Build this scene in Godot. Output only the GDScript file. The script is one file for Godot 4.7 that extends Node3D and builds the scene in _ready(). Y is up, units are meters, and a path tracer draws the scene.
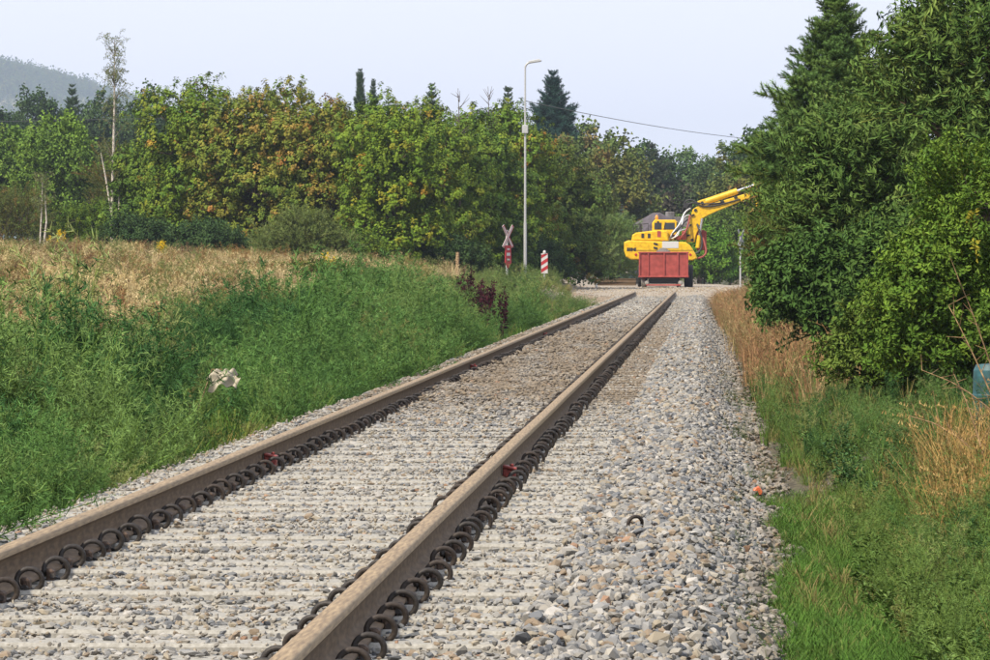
extends Node3D
# A single-track railway seen through a long lens from beside the ballast shoulder.
# x runs across the track, y is up (0 = top of the sleepers), the track runs along -z.

const EYE_H := 1.238            # camera above the sleeper tops
const FOCAL := 4700.0          # focal length in 990-wide picture units
const GO_X := 705.0            # where the track direction meets the picture
const GO_Y := 263.0
const RAIL_L := -2.665
const RAIL_R := -1.16
const TRACK := -1.9125
const RAIL_TOP := 0.158
const SLEEPER_STEP := 0.6

var rng := RandomNumberGenerator.new()
var noise := FastNoiseLite.new()
var noise_fine := FastNoiseLite.new()
var taken := {}
var M := {}

# ------------------------------------------------------------------ helpers
class Builder:
	var v := PackedVector3Array()
	var n := PackedVector3Array()
	var c := PackedColorArray()
	func tri_n(a: Vector3, b: Vector3, d: Vector3, na: Vector3, nb: Vector3, nd: Vector3, col: Color):
		if (d - a).cross(b - a).dot(na + nb + nd) < 0.0:
			v.append_array(PackedVector3Array([a, d, b])); n.append_array(PackedVector3Array([na, nd, nb]))
		else:
			v.append_array(PackedVector3Array([a, b, d])); n.append_array(PackedVector3Array([na, nb, nd]))
		c.append_array(PackedColorArray([col, col, col]))
	func tri(a: Vector3, b: Vector3, d: Vector3, col := Color.WHITE):
		var k := (d - a).cross(b - a).normalized()
		v.append_array(PackedVector3Array([a, b, d])); n.append_array(PackedVector3Array([k, k, k]))
		c.append_array(PackedColorArray([col, col, col]))
	func quad(a: Vector3, b: Vector3, d: Vector3, e: Vector3, col := Color.WHITE):
		tri(a, b, d, col); tri(a, d, e, col)
	func quad_out(a: Vector3, b: Vector3, d: Vector3, e: Vector3, out: Vector3, col := Color.WHITE):
		if (d - a).cross(b - a).dot(out) < 0.0:
			quad(a, e, d, b, col)
		else:
			quad(a, b, d, e, col)
	# box with chamfered edges
	func box(p: Vector3, s: Vector3, t := Basis.IDENTITY, col := Color.WHITE, ch := 0.0):
		var h := s * 0.5
		if ch <= 0.0:
			for ax in 3:
				for sg in [-1.0, 1.0]:
					var o := Vector3.ZERO; o[ax] = sg
					var u := Vector3.ZERO; u[(ax + 1) % 3] = 1.0
					var w := Vector3.ZERO; w[(ax + 2) % 3] = 1.0
					quad_out(p + t * ((o - u - w) * h), p + t * ((o + u - w) * h), p + t * ((o + u + w) * h), p + t * ((o - u + w) * h), t * o, col)
			return
		var k := h - Vector3(ch, ch, ch)
		for ax in 3:
			for sg in [-1.0, 1.0]:
				var o := Vector3.ZERO; o[ax] = sg
				var u := Vector3.ZERO; u[(ax + 1) % 3] = 1.0
				var w := Vector3.ZERO; w[(ax + 2) % 3] = 1.0
				var oc := o * h
				quad_out(p + t * (oc + (-u - w) * k), p + t * (oc + (u - w) * k), p + t * (oc + (u + w) * k), p + t * (oc + (-u + w) * k), t * o, col)
				for sb in [-1.0, 1.0]:
					var q: Vector3 = u * sb
					quad_out(p + t * (oc + (q - w) * k), p + t * (oc + (q + w) * k), p + t * (o * k + q * h + w * k), p + t * (o * k + q * h - w * k), t * (o + q), col)
		for a in [-1.0, 1.0]:
			for b in [-1.0, 1.0]:
				for d in [-1.0, 1.0]:
					var g := Vector3(a, b, d)
					var q1 := p + t * Vector3(a * h.x, b * k.y, d * k.z)
					var q2 := p + t * Vector3(a * k.x, b * h.y, d * k.z)
					var q3 := p + t * Vector3(a * k.x, b * k.y, d * h.z)
					var nn := (t * g).normalized()
					tri_n(q1, q2, q3, nn, nn, nn, col)
	func tube(pts: Array, radii: Array, sides := 8, col := Color.WHITE, caps := true):
		var rings := []
		var norms := []
		var side := Vector3.ZERO
		for i in pts.size():
			var p: Vector3 = pts[i]
			var dir: Vector3 = (pts[min(i + 1, pts.size() - 1)] - pts[max(i - 1, 0)])
			dir = dir.normalized()
			if side == Vector3.ZERO:
				side = dir.cross(Vector3.UP if absf(dir.y) < 0.9 else Vector3.RIGHT).normalized()
			side = (side - dir * side.dot(dir)).normalized()
			var up := dir.cross(side)
			var ring := PackedVector3Array(); var nr := PackedVector3Array()
			for k in sides:
				var a := TAU * k / sides
				var o := side * cos(a) + up * sin(a)
				ring.append(p + o * float(radii[i])); nr.append(o)
			rings.append(ring); norms.append(nr)
		for i in pts.size() - 1:
			for k in sides:
				var j := (k + 1) % sides
				tri_n(rings[i][k], rings[i][j], rings[i + 1][j], norms[i][k], norms[i][j], norms[i + 1][j], col)
				tri_n(rings[i][k], rings[i + 1][j], rings[i + 1][k], norms[i][k], norms[i + 1][j], norms[i + 1][k], col)
		if caps:
			for e in [0, pts.size() - 1]:
				var o: Vector3 = (pts[0] - pts[1]).normalized() if e == 0 else (pts[e] - pts[e - 1]).normalized()
				for k in range(1, sides - 1):
					tri_n(rings[e][0], rings[e][k], rings[e][k + 1], o, o, o, col)
	# outline in the xy plane pushed along z from z0 to z1, edges chamfered by ch
	func prism(poly: PackedVector2Array, z0: float, z1: float, t := Transform3D.IDENTITY, col := Color.WHITE, ch := 0.0):
		var inner := poly
		if ch > 0.0:
			var o := Geometry2D.offset_polygon(poly, -ch, Geometry2D.JOIN_MITER)
			if o.size() == 1 and o[0].size() == poly.size():
				inner = align(o[0], poly)
			else:
				ch = 0.0
		var mid := Vector2.ZERO
		for q in poly: mid += q / poly.size()
		var idx := Geometry2D.triangulate_polygon(inner)
		for e in [[z0, -1.0], [z1, 1.0]]:
			var z: float = e[0]
			var o: Vector3 = t.basis * Vector3(0, 0, e[1])
			for i in range(0, idx.size(), 3):
				var a := inner[idx[i]]; var b := inner[idx[i + 1]]; var d := inner[idx[i + 2]]
				tri_n(t * Vector3(a.x, a.y, z), t * Vector3(b.x, b.y, z), t * Vector3(d.x, d.y, z), o, o, o, col)
		var s := 1.0 if not Geometry2D.is_polygon_clockwise(poly) else -1.0
		for i in poly.size():
			var j := (i + 1) % poly.size()
			var a := poly[i]; var b := poly[j]
			var out := Vector3((b - a).y, -(b - a).x, 0).normalized() * s
			var y0 := z0 + ch; var y1 := z1 - ch
			quad_out(t * Vector3(a.x, a.y, y0), t * Vector3(b.x, b.y, y0), t * Vector3(b.x, b.y, y1), t * Vector3(a.x, a.y, y1), t.basis * out, col)
			if ch > 0.0:
				var ia := inner[i]; var ib := inner[j]
				quad_out(t * Vector3(a.x, a.y, y0), t * Vector3(b.x, b.y, y0), t * Vector3(ib.x, ib.y, z0), t * Vector3(ia.x, ia.y, z0), t.basis * (out + Vector3(0, 0, -1)), col)
				quad_out(t * Vector3(a.x, a.y, y1), t * Vector3(b.x, b.y, y1), t * Vector3(ib.x, ib.y, z1), t * Vector3(ia.x, ia.y, z1), t.basis * (out + Vector3(0, 0, 1)), col)
	func align(o: PackedVector2Array, poly: PackedVector2Array) -> PackedVector2Array:
		if Geometry2D.is_polygon_clockwise(o) != Geometry2D.is_polygon_clockwise(poly):
			o.reverse()
		var best := 0; var bd := 1e9
		for k in o.size():
			var s := 0.0
			for i in poly.size(): s += poly[i].distance_squared_to(o[(i + k) % o.size()])
			if s < bd: bd = s; best = k
		var r := PackedVector2Array()
		for i in o.size(): r.append(o[(i + best) % o.size()])
		return r
	# profile of (radius, height) turned round the y axis of t
	func lathe(prof: Array, sides := 20, t := Transform3D.IDENTITY, col := Color.WHITE):
		for i in prof.size() - 1:
			var a: Vector2 = prof[i]; var b: Vector2 = prof[i + 1]
			var e := b - a
			var nn := Vector2(e.y, -e.x).normalized()
			for k in sides:
				var t0 := TAU * k / sides; var t1 := TAU * (k + 1) / sides
				var d0 := Vector3(cos(t0), 0, sin(t0)); var d1 := Vector3(cos(t1), 0, sin(t1))
				var n0 := t.basis * (d0 * nn.x + Vector3(0, nn.y, 0)); var n1 := t.basis * (d1 * nn.x + Vector3(0, nn.y, 0))
				var p := [t * (d0 * a.x + Vector3(0, a.y, 0)), t * (d1 * a.x + Vector3(0, a.y, 0)), t * (d1 * b.x + Vector3(0, b.y, 0)), t * (d0 * b.x + Vector3(0, b.y, 0))]
				if a.x > 1e-5: tri_n(p[0], p[1], p[2], n0, n1, n1, col)
				if b.x > 1e-5: tri_n(p[0], p[2], p[3], n0, n1, n0, col)
	func mesh() -> ArrayMesh:
		var m := ArrayMesh.new()
		var a := []
		a.resize(Mesh.ARRAY_MAX)
		a[Mesh.ARRAY_VERTEX] = v; a[Mesh.ARRAY_NORMAL] = n; a[Mesh.ARRAY_COLOR] = c
		m.add_surface_from_arrays(Mesh.PRIMITIVE_TRIANGLES, a)
		return m

class Scatter:
	var buf := PackedFloat32Array()
	func add(b: Basis, p: Vector3, col: Color):
		buf.append_array(PackedFloat32Array([b.x.x, b.y.x, b.z.x, p.x, b.x.y, b.y.y, b.z.y, p.y, b.x.z, b.y.z, b.z.z, p.z, col.r, col.g, col.b, 1.0]))
	func count() -> int:
		return buf.size() / 16

func numbered(called: String) -> String:
	if not taken.has(called):
		taken[called] = 0
		return called
	taken[called] += 1
	return "%s_%03d" % [called, taken[called]]

func tag(o: Node, label: String, category: String, group := "", kind := "") -> void:
	if label: o.set_meta("label", label)
	if category: o.set_meta("category", category)
	if group: o.set_meta("group", group)
	if kind: o.set_meta("kind", kind)

func thing(called: String, label: String, category: String, where := Vector3.ZERO, turn := 0.0, group := "") -> Node3D:
	var o := Node3D.new()
	o.name = numbered(called)
	add_child(o)
	o.position = where
	o.rotation.y = turn
	tag(o, label, category, group)
	return o

func put(called: String, m: Mesh, mat: Material, parent: Node = null) -> MeshInstance3D:
	var o := MeshInstance3D.new()
	o.name = numbered(called) if parent == null else called
	o.mesh = m
	o.material_override = mat
	(self if parent == null else parent).add_child(o, true)
	return o

func put_many(called: String, m: Mesh, mat: Material, s: Scatter, parent: Node = null) -> MultiMeshInstance3D:
	var o := MultiMeshInstance3D.new()
	o.name = numbered(called) if parent == null else called
	var mm := MultiMesh.new()
	mm.transform_format = MultiMesh.TRANSFORM_3D
	mm.use_colors = true
	mm.mesh = m
	mm.instance_count = s.count()
	mm.buffer = s.buf
	o.multimesh = mm
	o.material_override = mat
	(self if parent == null else parent).add_child(o, true)
	return o

# a point by its bearing and height as seen from beside the track, at a distance of d metres
func spot(px: float, py: float, d: float) -> Vector3:
	return Vector3((px - GO_X) / FOCAL * d, EYE_H - (py - GO_Y) / FOCAL * d, -d)

func rf(a: float, b: float) -> float:
	return rng.randf_range(a, b)

func table(t: Array, x: float) -> float:
	if x <= t[0][0]: return t[0][1]
	for i in range(1, t.size()):
		if x <= t[i][0]:
			return lerpf(t[i - 1][1], t[i][1], (x - t[i - 1][0]) / (t[i][0] - t[i - 1][0]))
	return t[-1][1]

func speckle(freq: float, lo: Color, hi: Color, octaves := 4, size := 512, cut := 0.0) -> NoiseTexture2D:
	var f := FastNoiseLite.new()
	f.noise_type = FastNoiseLite.TYPE_SIMPLEX_SMOOTH
	f.frequency = freq
	f.fractal_octaves = octaves
	f.seed = int(freq * 7919) + octaves
	var t := NoiseTexture2D.new()
	t.width = size; t.height = size; t.seamless = true
	t.noise = f
	var g := Gradient.new()
	g.set_color(0, lo); g.set_color(1, hi)
	if cut > 0.0:
		g.set_offset(0, cut); g.set_offset(1, 1.0 - cut)
	t.color_ramp = g
	return t

func mat(called: String, lin: Color, rough := 0.8, tex: Texture2D = null, scale := 1.0, metal := 0.0) -> StandardMaterial3D:
	var m := StandardMaterial3D.new()
	m.albedo_color = lin.linear_to_srgb()
	m.roughness = rough
	m.metallic = metal
	if tex:
		m.albedo_texture = tex
		m.uv1_triplanar = true
		m.uv1_scale = Vector3.ONE * scale
	M[called] = m
	return m

func tinted(m: StandardMaterial3D) -> StandardMaterial3D:
	m.vertex_color_use_as_albedo = true
	return m

# ------------------------------------------------------------------ lie of the land
const LEFT_RISE := [[0.0, -0.4], [25.0, -0.4], [60.0, -0.16], [100.0, 0.12], [150.0, 0.48], [180.0, 0.42], [200.0, 0.4], [260.0, 0.7], [600.0, 1.0]]
const RIGHT_RISE := [[0.0, 0.0], [30.0, 0.05], [80.0, 0.2], [180.0, 0.15], [260.0, 0.6], [600.0, 1.0]]

func ground_y(x: float, d: float) -> float:
	var y := 0.0
	if x < TRACK:
		var rise := table(LEFT_RISE, d)
		y = lerpf(-0.3, rise, smoothstep(-3.45, -6.0, x))
		y -= 0.12 * exp(-pow((x + 4.1) / 0.45, 2.0)) * smoothstep(110.0, 60.0, d)
		y += minf(maxf(-6.0 - x, 0.0) * 0.052, 0.75) * smoothstep(20.0, 60.0, d)
	else:
		var rise := table(RIGHT_RISE, d)
		y = lerpf(-0.3, rise, smoothstep(0.6, 2.5, x)) + minf(maxf(x - 2.6, 0.0) * 0.06, 0.5)
		y -= 0.05 * exp(-pow((x - 0.7) / 0.3, 2.0))
	# the level crossing and the way beyond it
	var flat := smoothstep(168.0, 180.0, d) * smoothstep(250.0, 232.0, d) * smoothstep(-6.5, -4.4, x) * smoothstep(3.0, 1.2, x)
	y = lerpf(y, 0.13, flat)
	y += noise.get_noise_2d(x * 4.0, d * 4.0) * 0.09 * (1.0 - flat) * (0.3 if x > -3.6 and x < 0.5 else 1.0)
	return y

func ballast_y(x: float, d: float) -> float:
	var y := -0.03
	if x > -0.62:
		y = 0.0 + 0.03 * smoothstep(-0.62, -0.3, x)
	if x > -0.15: y -= 0.34 * smoothstep(-0.15, 0.42, x)
	if x < -3.2: y -= 0.2 * smoothstep(-3.2, -3.62, x)
	var heap := smoothstep(32.0, 44.0, d) * smoothstep(120.0, 85.0, d)
	if absf(x - TRACK) < 0.68:
		y += heap * (0.055 + 0.07 * noise.get_noise_2d(x * 24.0, d * 7.0))
	y += noise.get_noise_2d(x * 26.0 + 300.0, d * 20.0) * 0.022
	return y

func edge_wobble(d: float) -> float:
	return -0.15 + 0.16 * noise.get_noise_2d(900.0, d * 7.0) + 0.08 * noise_fine.get_noise_2d(40.0, d * 3.0) + 0.16 * smoothstep(15.0, 34.0, d) - 0.35 * smoothstep(80.0, 150.0, d)

func _ready() -> void:
	rng.seed = 20110
	noise.seed = 7; noise.frequency = 0.05; noise.noise_type = FastNoiseLite.TYPE_SIMPLEX_SMOOTH
	noise_fine.seed = 31; noise_fine.frequency = 0.35; noise_fine.noise_type = FastNoiseLite.TYPE_SIMPLEX_SMOOTH
	camera_sky_sun()
	make_materials()
	build_ground()
	build_ballast()
	build_track()
	build_crossing()
	build_machines()
	build_roadside()
	build_far()
	build_trees_left()
	build_trees_right()
	build_weeds()
	build_details()

func camera_sky_sun() -> void:
	var cam := Camera3D.new()
	cam.name = "camera"
	cam.fov = rad_to_deg(2.0 * atan(330.0 / FOCAL))
	cam.near = 0.5
	cam.far = 12000.0
	cam.position = Vector3(0, EYE_H, 0)
	cam.basis = Basis(Vector3.UP, atan((GO_X - 495.0) / FOCAL)) * Basis(Vector3.RIGHT, -atan((330.0 - GO_Y) / FOCAL))
	add_child(cam)
	cam.current = true
	var sm := ProceduralSkyMaterial.new()
	sm.sky_top_color = Color(0.87, 0.895, 0.96)
	sm.sky_horizon_color = Color(0.95, 0.958, 0.998)
	sm.sky_curve = 0.12
	sm.ground_bottom_color = Color(0.35, 0.34, 0.30)
	sm.ground_horizon_color = Color(0.60, 0.62, 0.62)
	sm.sun_angle_max = 1.0
	var sky := Sky.new()
	sky.sky_material = sm
	var env := Environment.new()
	env.background_mode = Environment.BG_SKY
	env.sky = sky
	env.tonemap_mode = Environment.TONE_MAPPER_LINEAR
	env.tonemap_exposure = 1.26
	env.sdfgi_enabled = true
	env.ssao_enabled = true
	env.ssil_enabled = true
	env.fog_enabled = true
	env.fog_density = 0.00016
	env.fog_light_color = Color(0.84, 0.9, 1.0)
	var we := WorldEnvironment.new()
	we.environment = env
	add_child(we)
	var sun := DirectionalLight3D.new()
	sun.name = "sun"
	sun.light_energy = 1.55
	sun.light_angular_distance = 4.0
	sun.light_color = Color(1.0, 0.955, 0.88)
	sun.shadow_enabled = true
	add_child(sun)
	sun.look_at_from_position(Vector3.ZERO, Vector3(0.5, -0.78, -0.6), Vector3.UP)

func make_materials() -> void:
	var fine := speckle(0.03, Color(0.72, 0.71, 0.69), Color(1, 1, 1), 5)
	var patch := speckle(0.012, Color(0.6, 0.57, 0.52), Color(1, 1, 1), 5)
	var dirt := speckle(0.02, Color(0.55, 0.5, 0.45), Color(1, 1, 1), 6, 512, 0.25)
	tinted(mat("soil", Color(1, 1, 1), 0.95, dirt, 1.3))
	M.soil.uv1_world_triplanar = true
	mat("ballast_bed", Color(0.24, 0.225, 0.2), 0.95, dirt, 2.5)
	tinted(mat("stone", Color(1, 1, 1), 0.85, fine, 12.0))
	mat("concrete", Color(0.41, 0.395, 0.355), 0.9, fine, 3.0)
	M.concrete.uv1_world_triplanar = true
	mat("rail_head", Color(0.40, 0.285, 0.15), 0.6, patch, 1.5)
	M.rail_head.uv1_scale = Vector3(9, 9, 0.6)
	mat("rail_web", Color(0.18, 0.118, 0.062), 0.8, patch, 2.5)
	M.rail_web.uv1_scale = Vector3(5, 5, 0.9)
	mat("clip", Color(0.055, 0.048, 0.045), 0.6, patch, 9.0, 0.3)
	mat("clip_rusty", Color(0.065, 0.05, 0.042), 0.7, patch, 9.0, 0.2)
	mat("shoulder", Color(0.13, 0.085, 0.06), 0.8, patch, 9.0)
	mat("red_paint", Color(0.4, 0.07, 0.055), 0.55, patch, 6.0)
	tinted(mat("leaf", Color(1, 1, 1), 0.7))
	M.leaf.metallic_specular = 0.25
	M.leaf.backlight = Color(0.42, 0.5, 0.2)
	tinted(mat("blade", Color(1, 1, 1), 0.8))
	M.blade.metallic_specular = 0.2
	M.blade.backlight = Color(0.4, 0.45, 0.22)
	tinted(mat("bark", Color(1, 1, 1), 0.9, dirt, 2.0))
	mat("gravel", Color(0.5, 0.45, 0.37), 0.95, dirt, 1.2)
	mat("yellow", Color(0.78, 0.5, 0.012), 0.38, patch, 0.7)
	M.yellow.albedo_texture = speckle(0.012, Color(0.84, 0.8, 0.74), Color(1, 1, 1), 6, 512, 0.1)
	mat("wagon_red", Color(0.37, 0.062, 0.052), 0.6, patch, 0.5)
	M.wagon_red.albedo_texture = speckle(0.011, Color(0.8, 0.76, 0.72), Color(1, 1, 1), 6, 512, 0.1)
	mat("dark_steel", Color(0.04, 0.04, 0.042), 0.55, fine, 3.0, 0.2)
	mat("tyre", Color(0.02, 0.02, 0.021), 0.85, fine, 4.0)
	mat("rim", Color(0.45, 0.43, 0.4), 0.5, fine, 4.0, 0.4)
	mat("chrome", Color(0.7, 0.7, 0.7), 0.2, null, 1.0, 0.9)
	mat("hose_grey", Color(0.5, 0.5, 0.5), 0.45, null, 1.0, 0.4)
	mat("glass", Color(0.03, 0.035, 0.04), 0.06)
	mat("white_paint", Color(0.75, 0.75, 0.74), 0.5, fine, 3.0)
	mat("sign_red", Color(0.55, 0.03, 0.04), 0.45, fine, 3.0)
	mat("grey_metal", Color(0.6, 0.62, 0.63), 0.5, fine, 2.0, 0.2)
	mat("back_metal", Color(0.42, 0.44, 0.45), 0.5, fine, 3.0, 0.3)
	mat("amber", Color(0.8, 0.28, 0.02), 0.3)
	mat("roof", Color(0.125, 0.105, 0.125), 0.85, patch, 0.4)
	mat("roof_grey", Color(0.26, 0.25, 0.26), 0.85, patch, 0.4)
	mat("wall", Color(0.5, 0.47, 0.42), 0.9, patch, 0.5)
	mat("teal", Color(0.03, 0.12, 0.14), 0.55, patch, 2.0)
	mat("cloth", Color(0.55, 0.5, 0.39), 0.9, fine, 6.0)
	mat("orange", Color(0.75, 0.16, 0.06), 0.5)
	mat("wire", Color(0.05, 0.05, 0.055), 0.6)
	tinted(mat("forest_floor", Color(1, 1, 1), 0.95))

# ------------------------------------------------------------------ ground
func build_ground() -> void:
	var xs := []
	for x in [-2600, -1500, -900, -500, -300, -200, -140, -100, -75, -55, -42, -34, -28, -24, -20, -17.5, -15, -13, -11.5]: xs.append(float(x))
	var x := -10.0
	while x < 8.0:
		xs.append(x); x += 0.35
	for e in [8, 9, 10.5, 12, 14, 17, 21, 27, 35, 50, 75, 110, 170, 260, 420, 800, 1600]: xs.append(float(e))
	var ds := []
	var d := -30.0
	while d < 8.0: ds.append(d); d += 4.0
	while d < 60.0: ds.append(d); d += 0.5
	while d < 260.0: ds.append(d); d += 1.6
	for e in [262, 270, 285, 310, 350, 420, 520, 700, 1000, 1500, 2300, 3500, 5000, 6500]: ds.append(float(e))
	var b := Builder.new()
	var grid := []
	var cols := []
	for dd in ds:
		var row := PackedVector3Array(); var cr := PackedColorArray()
		for xx in xs:
			row.append(Vector3(xx, ground_y(xx, maxf(dd, 0.0)), -dd))
			cr.append(soil_color(xx, dd))
		grid.append(row); cols.append(cr)
	var st := SurfaceTool.new()
	st.begin(Mesh.PRIMITIVE_TRIANGLES)
	for i in ds.size():
		for j in xs.size():
			st.set_color(cols[i][j])
			st.add_vertex(grid[i][j])
	var w := xs.size()
	for i in ds.size() - 1:
		for j in w - 1:
			var a := i * w + j
			for k in [a, a + w, a + w + 1, a, a + w + 1, a + 1]: st.add_index(k)
	st.generate_normals()
	var o := put("ground", st.commit(), M.soil)
	tag(o, "", "", "", "structure")

func soil_color(x: float, d: float) -> Color:
	var n := noise.get_noise_2d(x * 9.0 + 50.0, d * 9.0) * 0.5 + 0.5
	var c := Color(0.15, 0.115, 0.075).lerp(Color(0.09, 0.1, 0.035), clampf(n * 1.6 - 0.3, 0.0, 1.0))
	var sand := smoothstep(150.0, 166.0, d) * smoothstep(246.0, 226.0, d) * smoothstep(-8.5, -6.0, x) * smoothstep(3.0, 1.0, x)
	c = c.lerp(Color(0.42, 0.34, 0.24), sand)
	if x < -8.0 and d < 260.0: c = c.lerp(Color(0.24, 0.18, 0.09), smoothstep(-8.0, -11.0, x) * 0.8)
	if d > 260.0 or x < -35.0: c = c.lerp(Color(0.075, 0.095, 0.03), 0.7)
	return c

func stone_mesh(k: int) -> ArrayMesh:
	var r := RandomNumberGenerator.new()
	r.seed = 500 + k
	var g := (1.0 + sqrt(5.0)) / 2.0
	var p := []
	for a in [-1.0, 1.0]:
		for c in [-g, g]:
			p.append(Vector3(0, a, c)); p.append(Vector3(a, c, 0)); p.append(Vector3(c, 0, a))
	var q := []
	var sc := Vector3(r.randf_range(0.85, 1.2), r.randf_range(0.55, 0.8), r.randf_range(0.75, 1.0))
	for e in p:
		var dir: Vector3 = e.normalized()
		dir = (dir + Vector3(r.randf_range(-0.3, 0.3), r.randf_range(-0.3, 0.3), r.randf_range(-0.3, 0.3))).normalized()
		q.append(dir * r.randf_range(0.78, 1.15) * sc)
	# convex faces of the twelve points
	var b := Builder.new()
	for i in 12:
		for j in range(i + 1, 12):
			for l in range(j + 1, 12):
				var nn: Vector3 = (q[j] - q[i]).cross(q[l] - q[i])
				if nn.length() < 1e-6: continue
				nn = nn.normalized()
				var up := 0; var dn := 0
				for m in 12:
					if m == i or m == j or m == l: continue
					if nn.dot(q[m] - q[i]) > 1e-6: up += 1
					else: dn += 1
				if up == 0: b.tri_n(q[i], q[j], q[l], nn, nn, nn, Color.WHITE)
				elif dn == 0: b.tri_n(q[i], q[j], q[l], -nn, -nn, -nn, Color.WHITE)
	return b.mesh()

const STONES := [Color(0.36, 0.345, 0.315), Color(0.285, 0.28, 0.268), Color(0.42, 0.395, 0.35), Color(0.215, 0.22, 0.228), Color(0.32, 0.32, 0.318), Color(0.38, 0.33, 0.25), Color(0.165, 0.175, 0.19), Color(0.31, 0.24, 0.17), Color(0.49, 0.47, 0.44)]

func random_basis() -> Basis:
	var q := Quaternion(rng.randfn(), rng.randfn(), rng.randfn(), rng.randfn()).normalized()
	return Basis(q)

func build_ballast() -> void:
	var root := Node3D.new()
	root.name = numbered("ballast")
	add_child(root)
	tag(root, "", "", "", "structure")
	# the bed that carries the loose stones
	var xs := []
	var x := -3.75
	while x <= 0.85: xs.append(x); x += 0.115
	var st := SurfaceTool.new()
	st.begin(Mesh.PRIMITIVE_TRIANGLES)
	var d := 4.0
	var rows := 0
	while d < 180.5:
		for e in xs:
			st.add_vertex(Vector3(e, ballast_y(e, d) - 0.045 - (0.4 * smoothstep(0.2, 0.5, e - edge_wobble(d))), -d))
		rows += 1
		d += 0.5
	for i in rows - 1:
		for j in xs.size() - 1:
			var a := i * xs.size() + j
			for k in [a, a + xs.size(), a + xs.size() + 1, a, a + xs.size() + 1, a + 1]: st.add_index(k)
	st.generate_normals()
	put("bed", st.commit(), M.ballast_bed, root)
	var shapes := []
	for k in 8: shapes.append(stone_mesh(k))
	var sc := []
	for k in 8: sc.append(Scatter.new())
	var singles := []
	for band in [[9.0, 30.0, 1050.0, 1.0], [30.0, 60.0, 640.0, 1.12], [60.0, 100.0, 300.0, 1.35], [100.0, 179.0, 150.0, 1.7]]:
		var total := int((band[1] - band[0]) * 4.4 * band[2])
		for i in total:
			var dd := rf(band[0], band[1])
			var xx := rf(-3.7, 0.75)
			var edge := edge_wobble(dd)
			if xx > 0.42 + edge + rf(-0.12, 0.1): continue
			if xx < -3.5 + rf(-0.15, 0.1) - 0.1 * noise.get_noise_2d(5.0, dd * 9.0): continue
			if absf(xx - RAIL_L) < 0.05 or absf(xx - RAIL_R) < 0.05: continue
			if dd > 170.0 and rf(170.0, 179.0) < dd: continue
			var size := rf(0.014, 0.031) * float(band[3])
			if rng.randf() < 0.06: size *= 1.35
			var inner := absf(xx - TRACK) < 1.3
			var y := ballast_y(xx, dd)
			if inner:
				var ph := fposmod(dd, SLEEPER_STEP) - SLEEPER_STEP * 0.5
				var heap := smoothstep(32.0, 44.0, dd) * smoothstep(120.0, 85.0, dd)
				if absf(ph) < 0.1:
					var p := 0.2 + 0.6 * heap + 0.25 * maxf(0.0, noise.get_noise_2d(xx * 30.0, dd * 14.0))
					if rng.randf() > p: continue
					size *= 0.72
					y = maxf(y, 0.0) + size * 0.25
				else:
					size *= 0.86
					y += rf(-0.018, 0.02)
				if absf(xx - RAIL_L) < 0.13 or absf(xx - RAIL_R) < 0.13:
					size *= 0.75
					y = minf(y, -0.01)
			else:
				y += rf(-0.03, 0.02)
			var c: Color = STONES[mini(int(pow(rng.randf(), 1.25) * STONES.size()), STONES.size() - 1)]
			c = c * rf(0.8, 1.12)
			# soil spilt over the stones between the rails further along
			var brown := 0.0
			if inner:
				brown = smoothstep(36.0, 44.0, dd) * (0.35 + 0.65 * smoothstep(105.0, 75.0, dd)) * smoothstep(160.0, 130.0, dd) * (0.65 + 0.7 * noise.get_noise_2d(xx * 40.0, dd * 5.0))
			brown += 0.5 * smoothstep(0.2, 0.5, xx - edge)
			c = c.lerp(Color(0.24, 0.18, 0.115) * rf(0.7, 1.2), clampf(brown, 0.0, 0.75))
			if rng.randf() < 0.008: c = Color(0.36, 0.22, 0.14) * rf(0.8, 1.2)
			var b := random_basis().scaled_local(Vector3(1, rf(0.8, 1.1), rf(0.8, 1.1)) * size).scaled(Vector3(1.08, 0.68 if inner else 0.85, 1.08))
			var v := rng.randi() % 8
			if dd < 14.0 + 2.6 and singles.size() < 300 and (xx > -0.55 or dd > 14.8) and xx > -0.16 * dd and dd > 14.35 and size > 0.022:
				singles.append([v, b, Vector3(xx, y, -dd), c])
			else:
				sc[v].add(b, Vector3(xx, y, -dd), c)
	# chips and grit between the stones and on the sleepers
	for i in 15000:
		var dd := rf(12.5, 42.0)
		var xx := rf(-3.3, 0.4)
		if absf(xx - RAIL_L) < 0.08 or absf(xx - RAIL_R) < 0.08: continue
		var y := maxf(ballast_y(xx, dd) - 0.008, 0.001) if xx < -0.62 else ballast_y(xx, dd) + 0.004
		var c: Color = STONES[rng.randi() % STONES.size()]
		sc[rng.randi() % 8].add(random_basis().scaled_local(Vector3.ONE * rf(0.004, 0.012)), Vector3(xx, y, -dd), c.lerp(Color(0.42, 0.37, 0.29), 0.45) * rf(0.85, 1.1))
	for i in 9000:
		var dd := rf(13.0, 70.0)
		var xx := 0.45 + edge_wobble(dd) + rf(-0.12, 0.5)
		var c: Color = [Color(0.16, 0.115, 0.075), Color(0.21, 0.15, 0.1), Color(0.12, 0.09, 0.06), Color(0.28, 0.25, 0.21)][rng.randi() % 4]
		sc[rng.randi() % 8].add(random_basis().scaled_local(Vector3.ONE * rf(0.006, 0.02)), Vector3(xx, maxf(ground_y(xx, dd), ballast_y(xx, dd) - 0.06 - 0.4 * smoothstep(0.2, 0.5, xx - edge_wobble(dd))) + 0.004, -dd), c * rf(0.8, 1.2))
	for k in 8:
		var o := put_many("loose_stones", shapes[k], M.stone, sc[k], root)
		o.set_meta("kind", "stuff")
	var tones := {}
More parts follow.
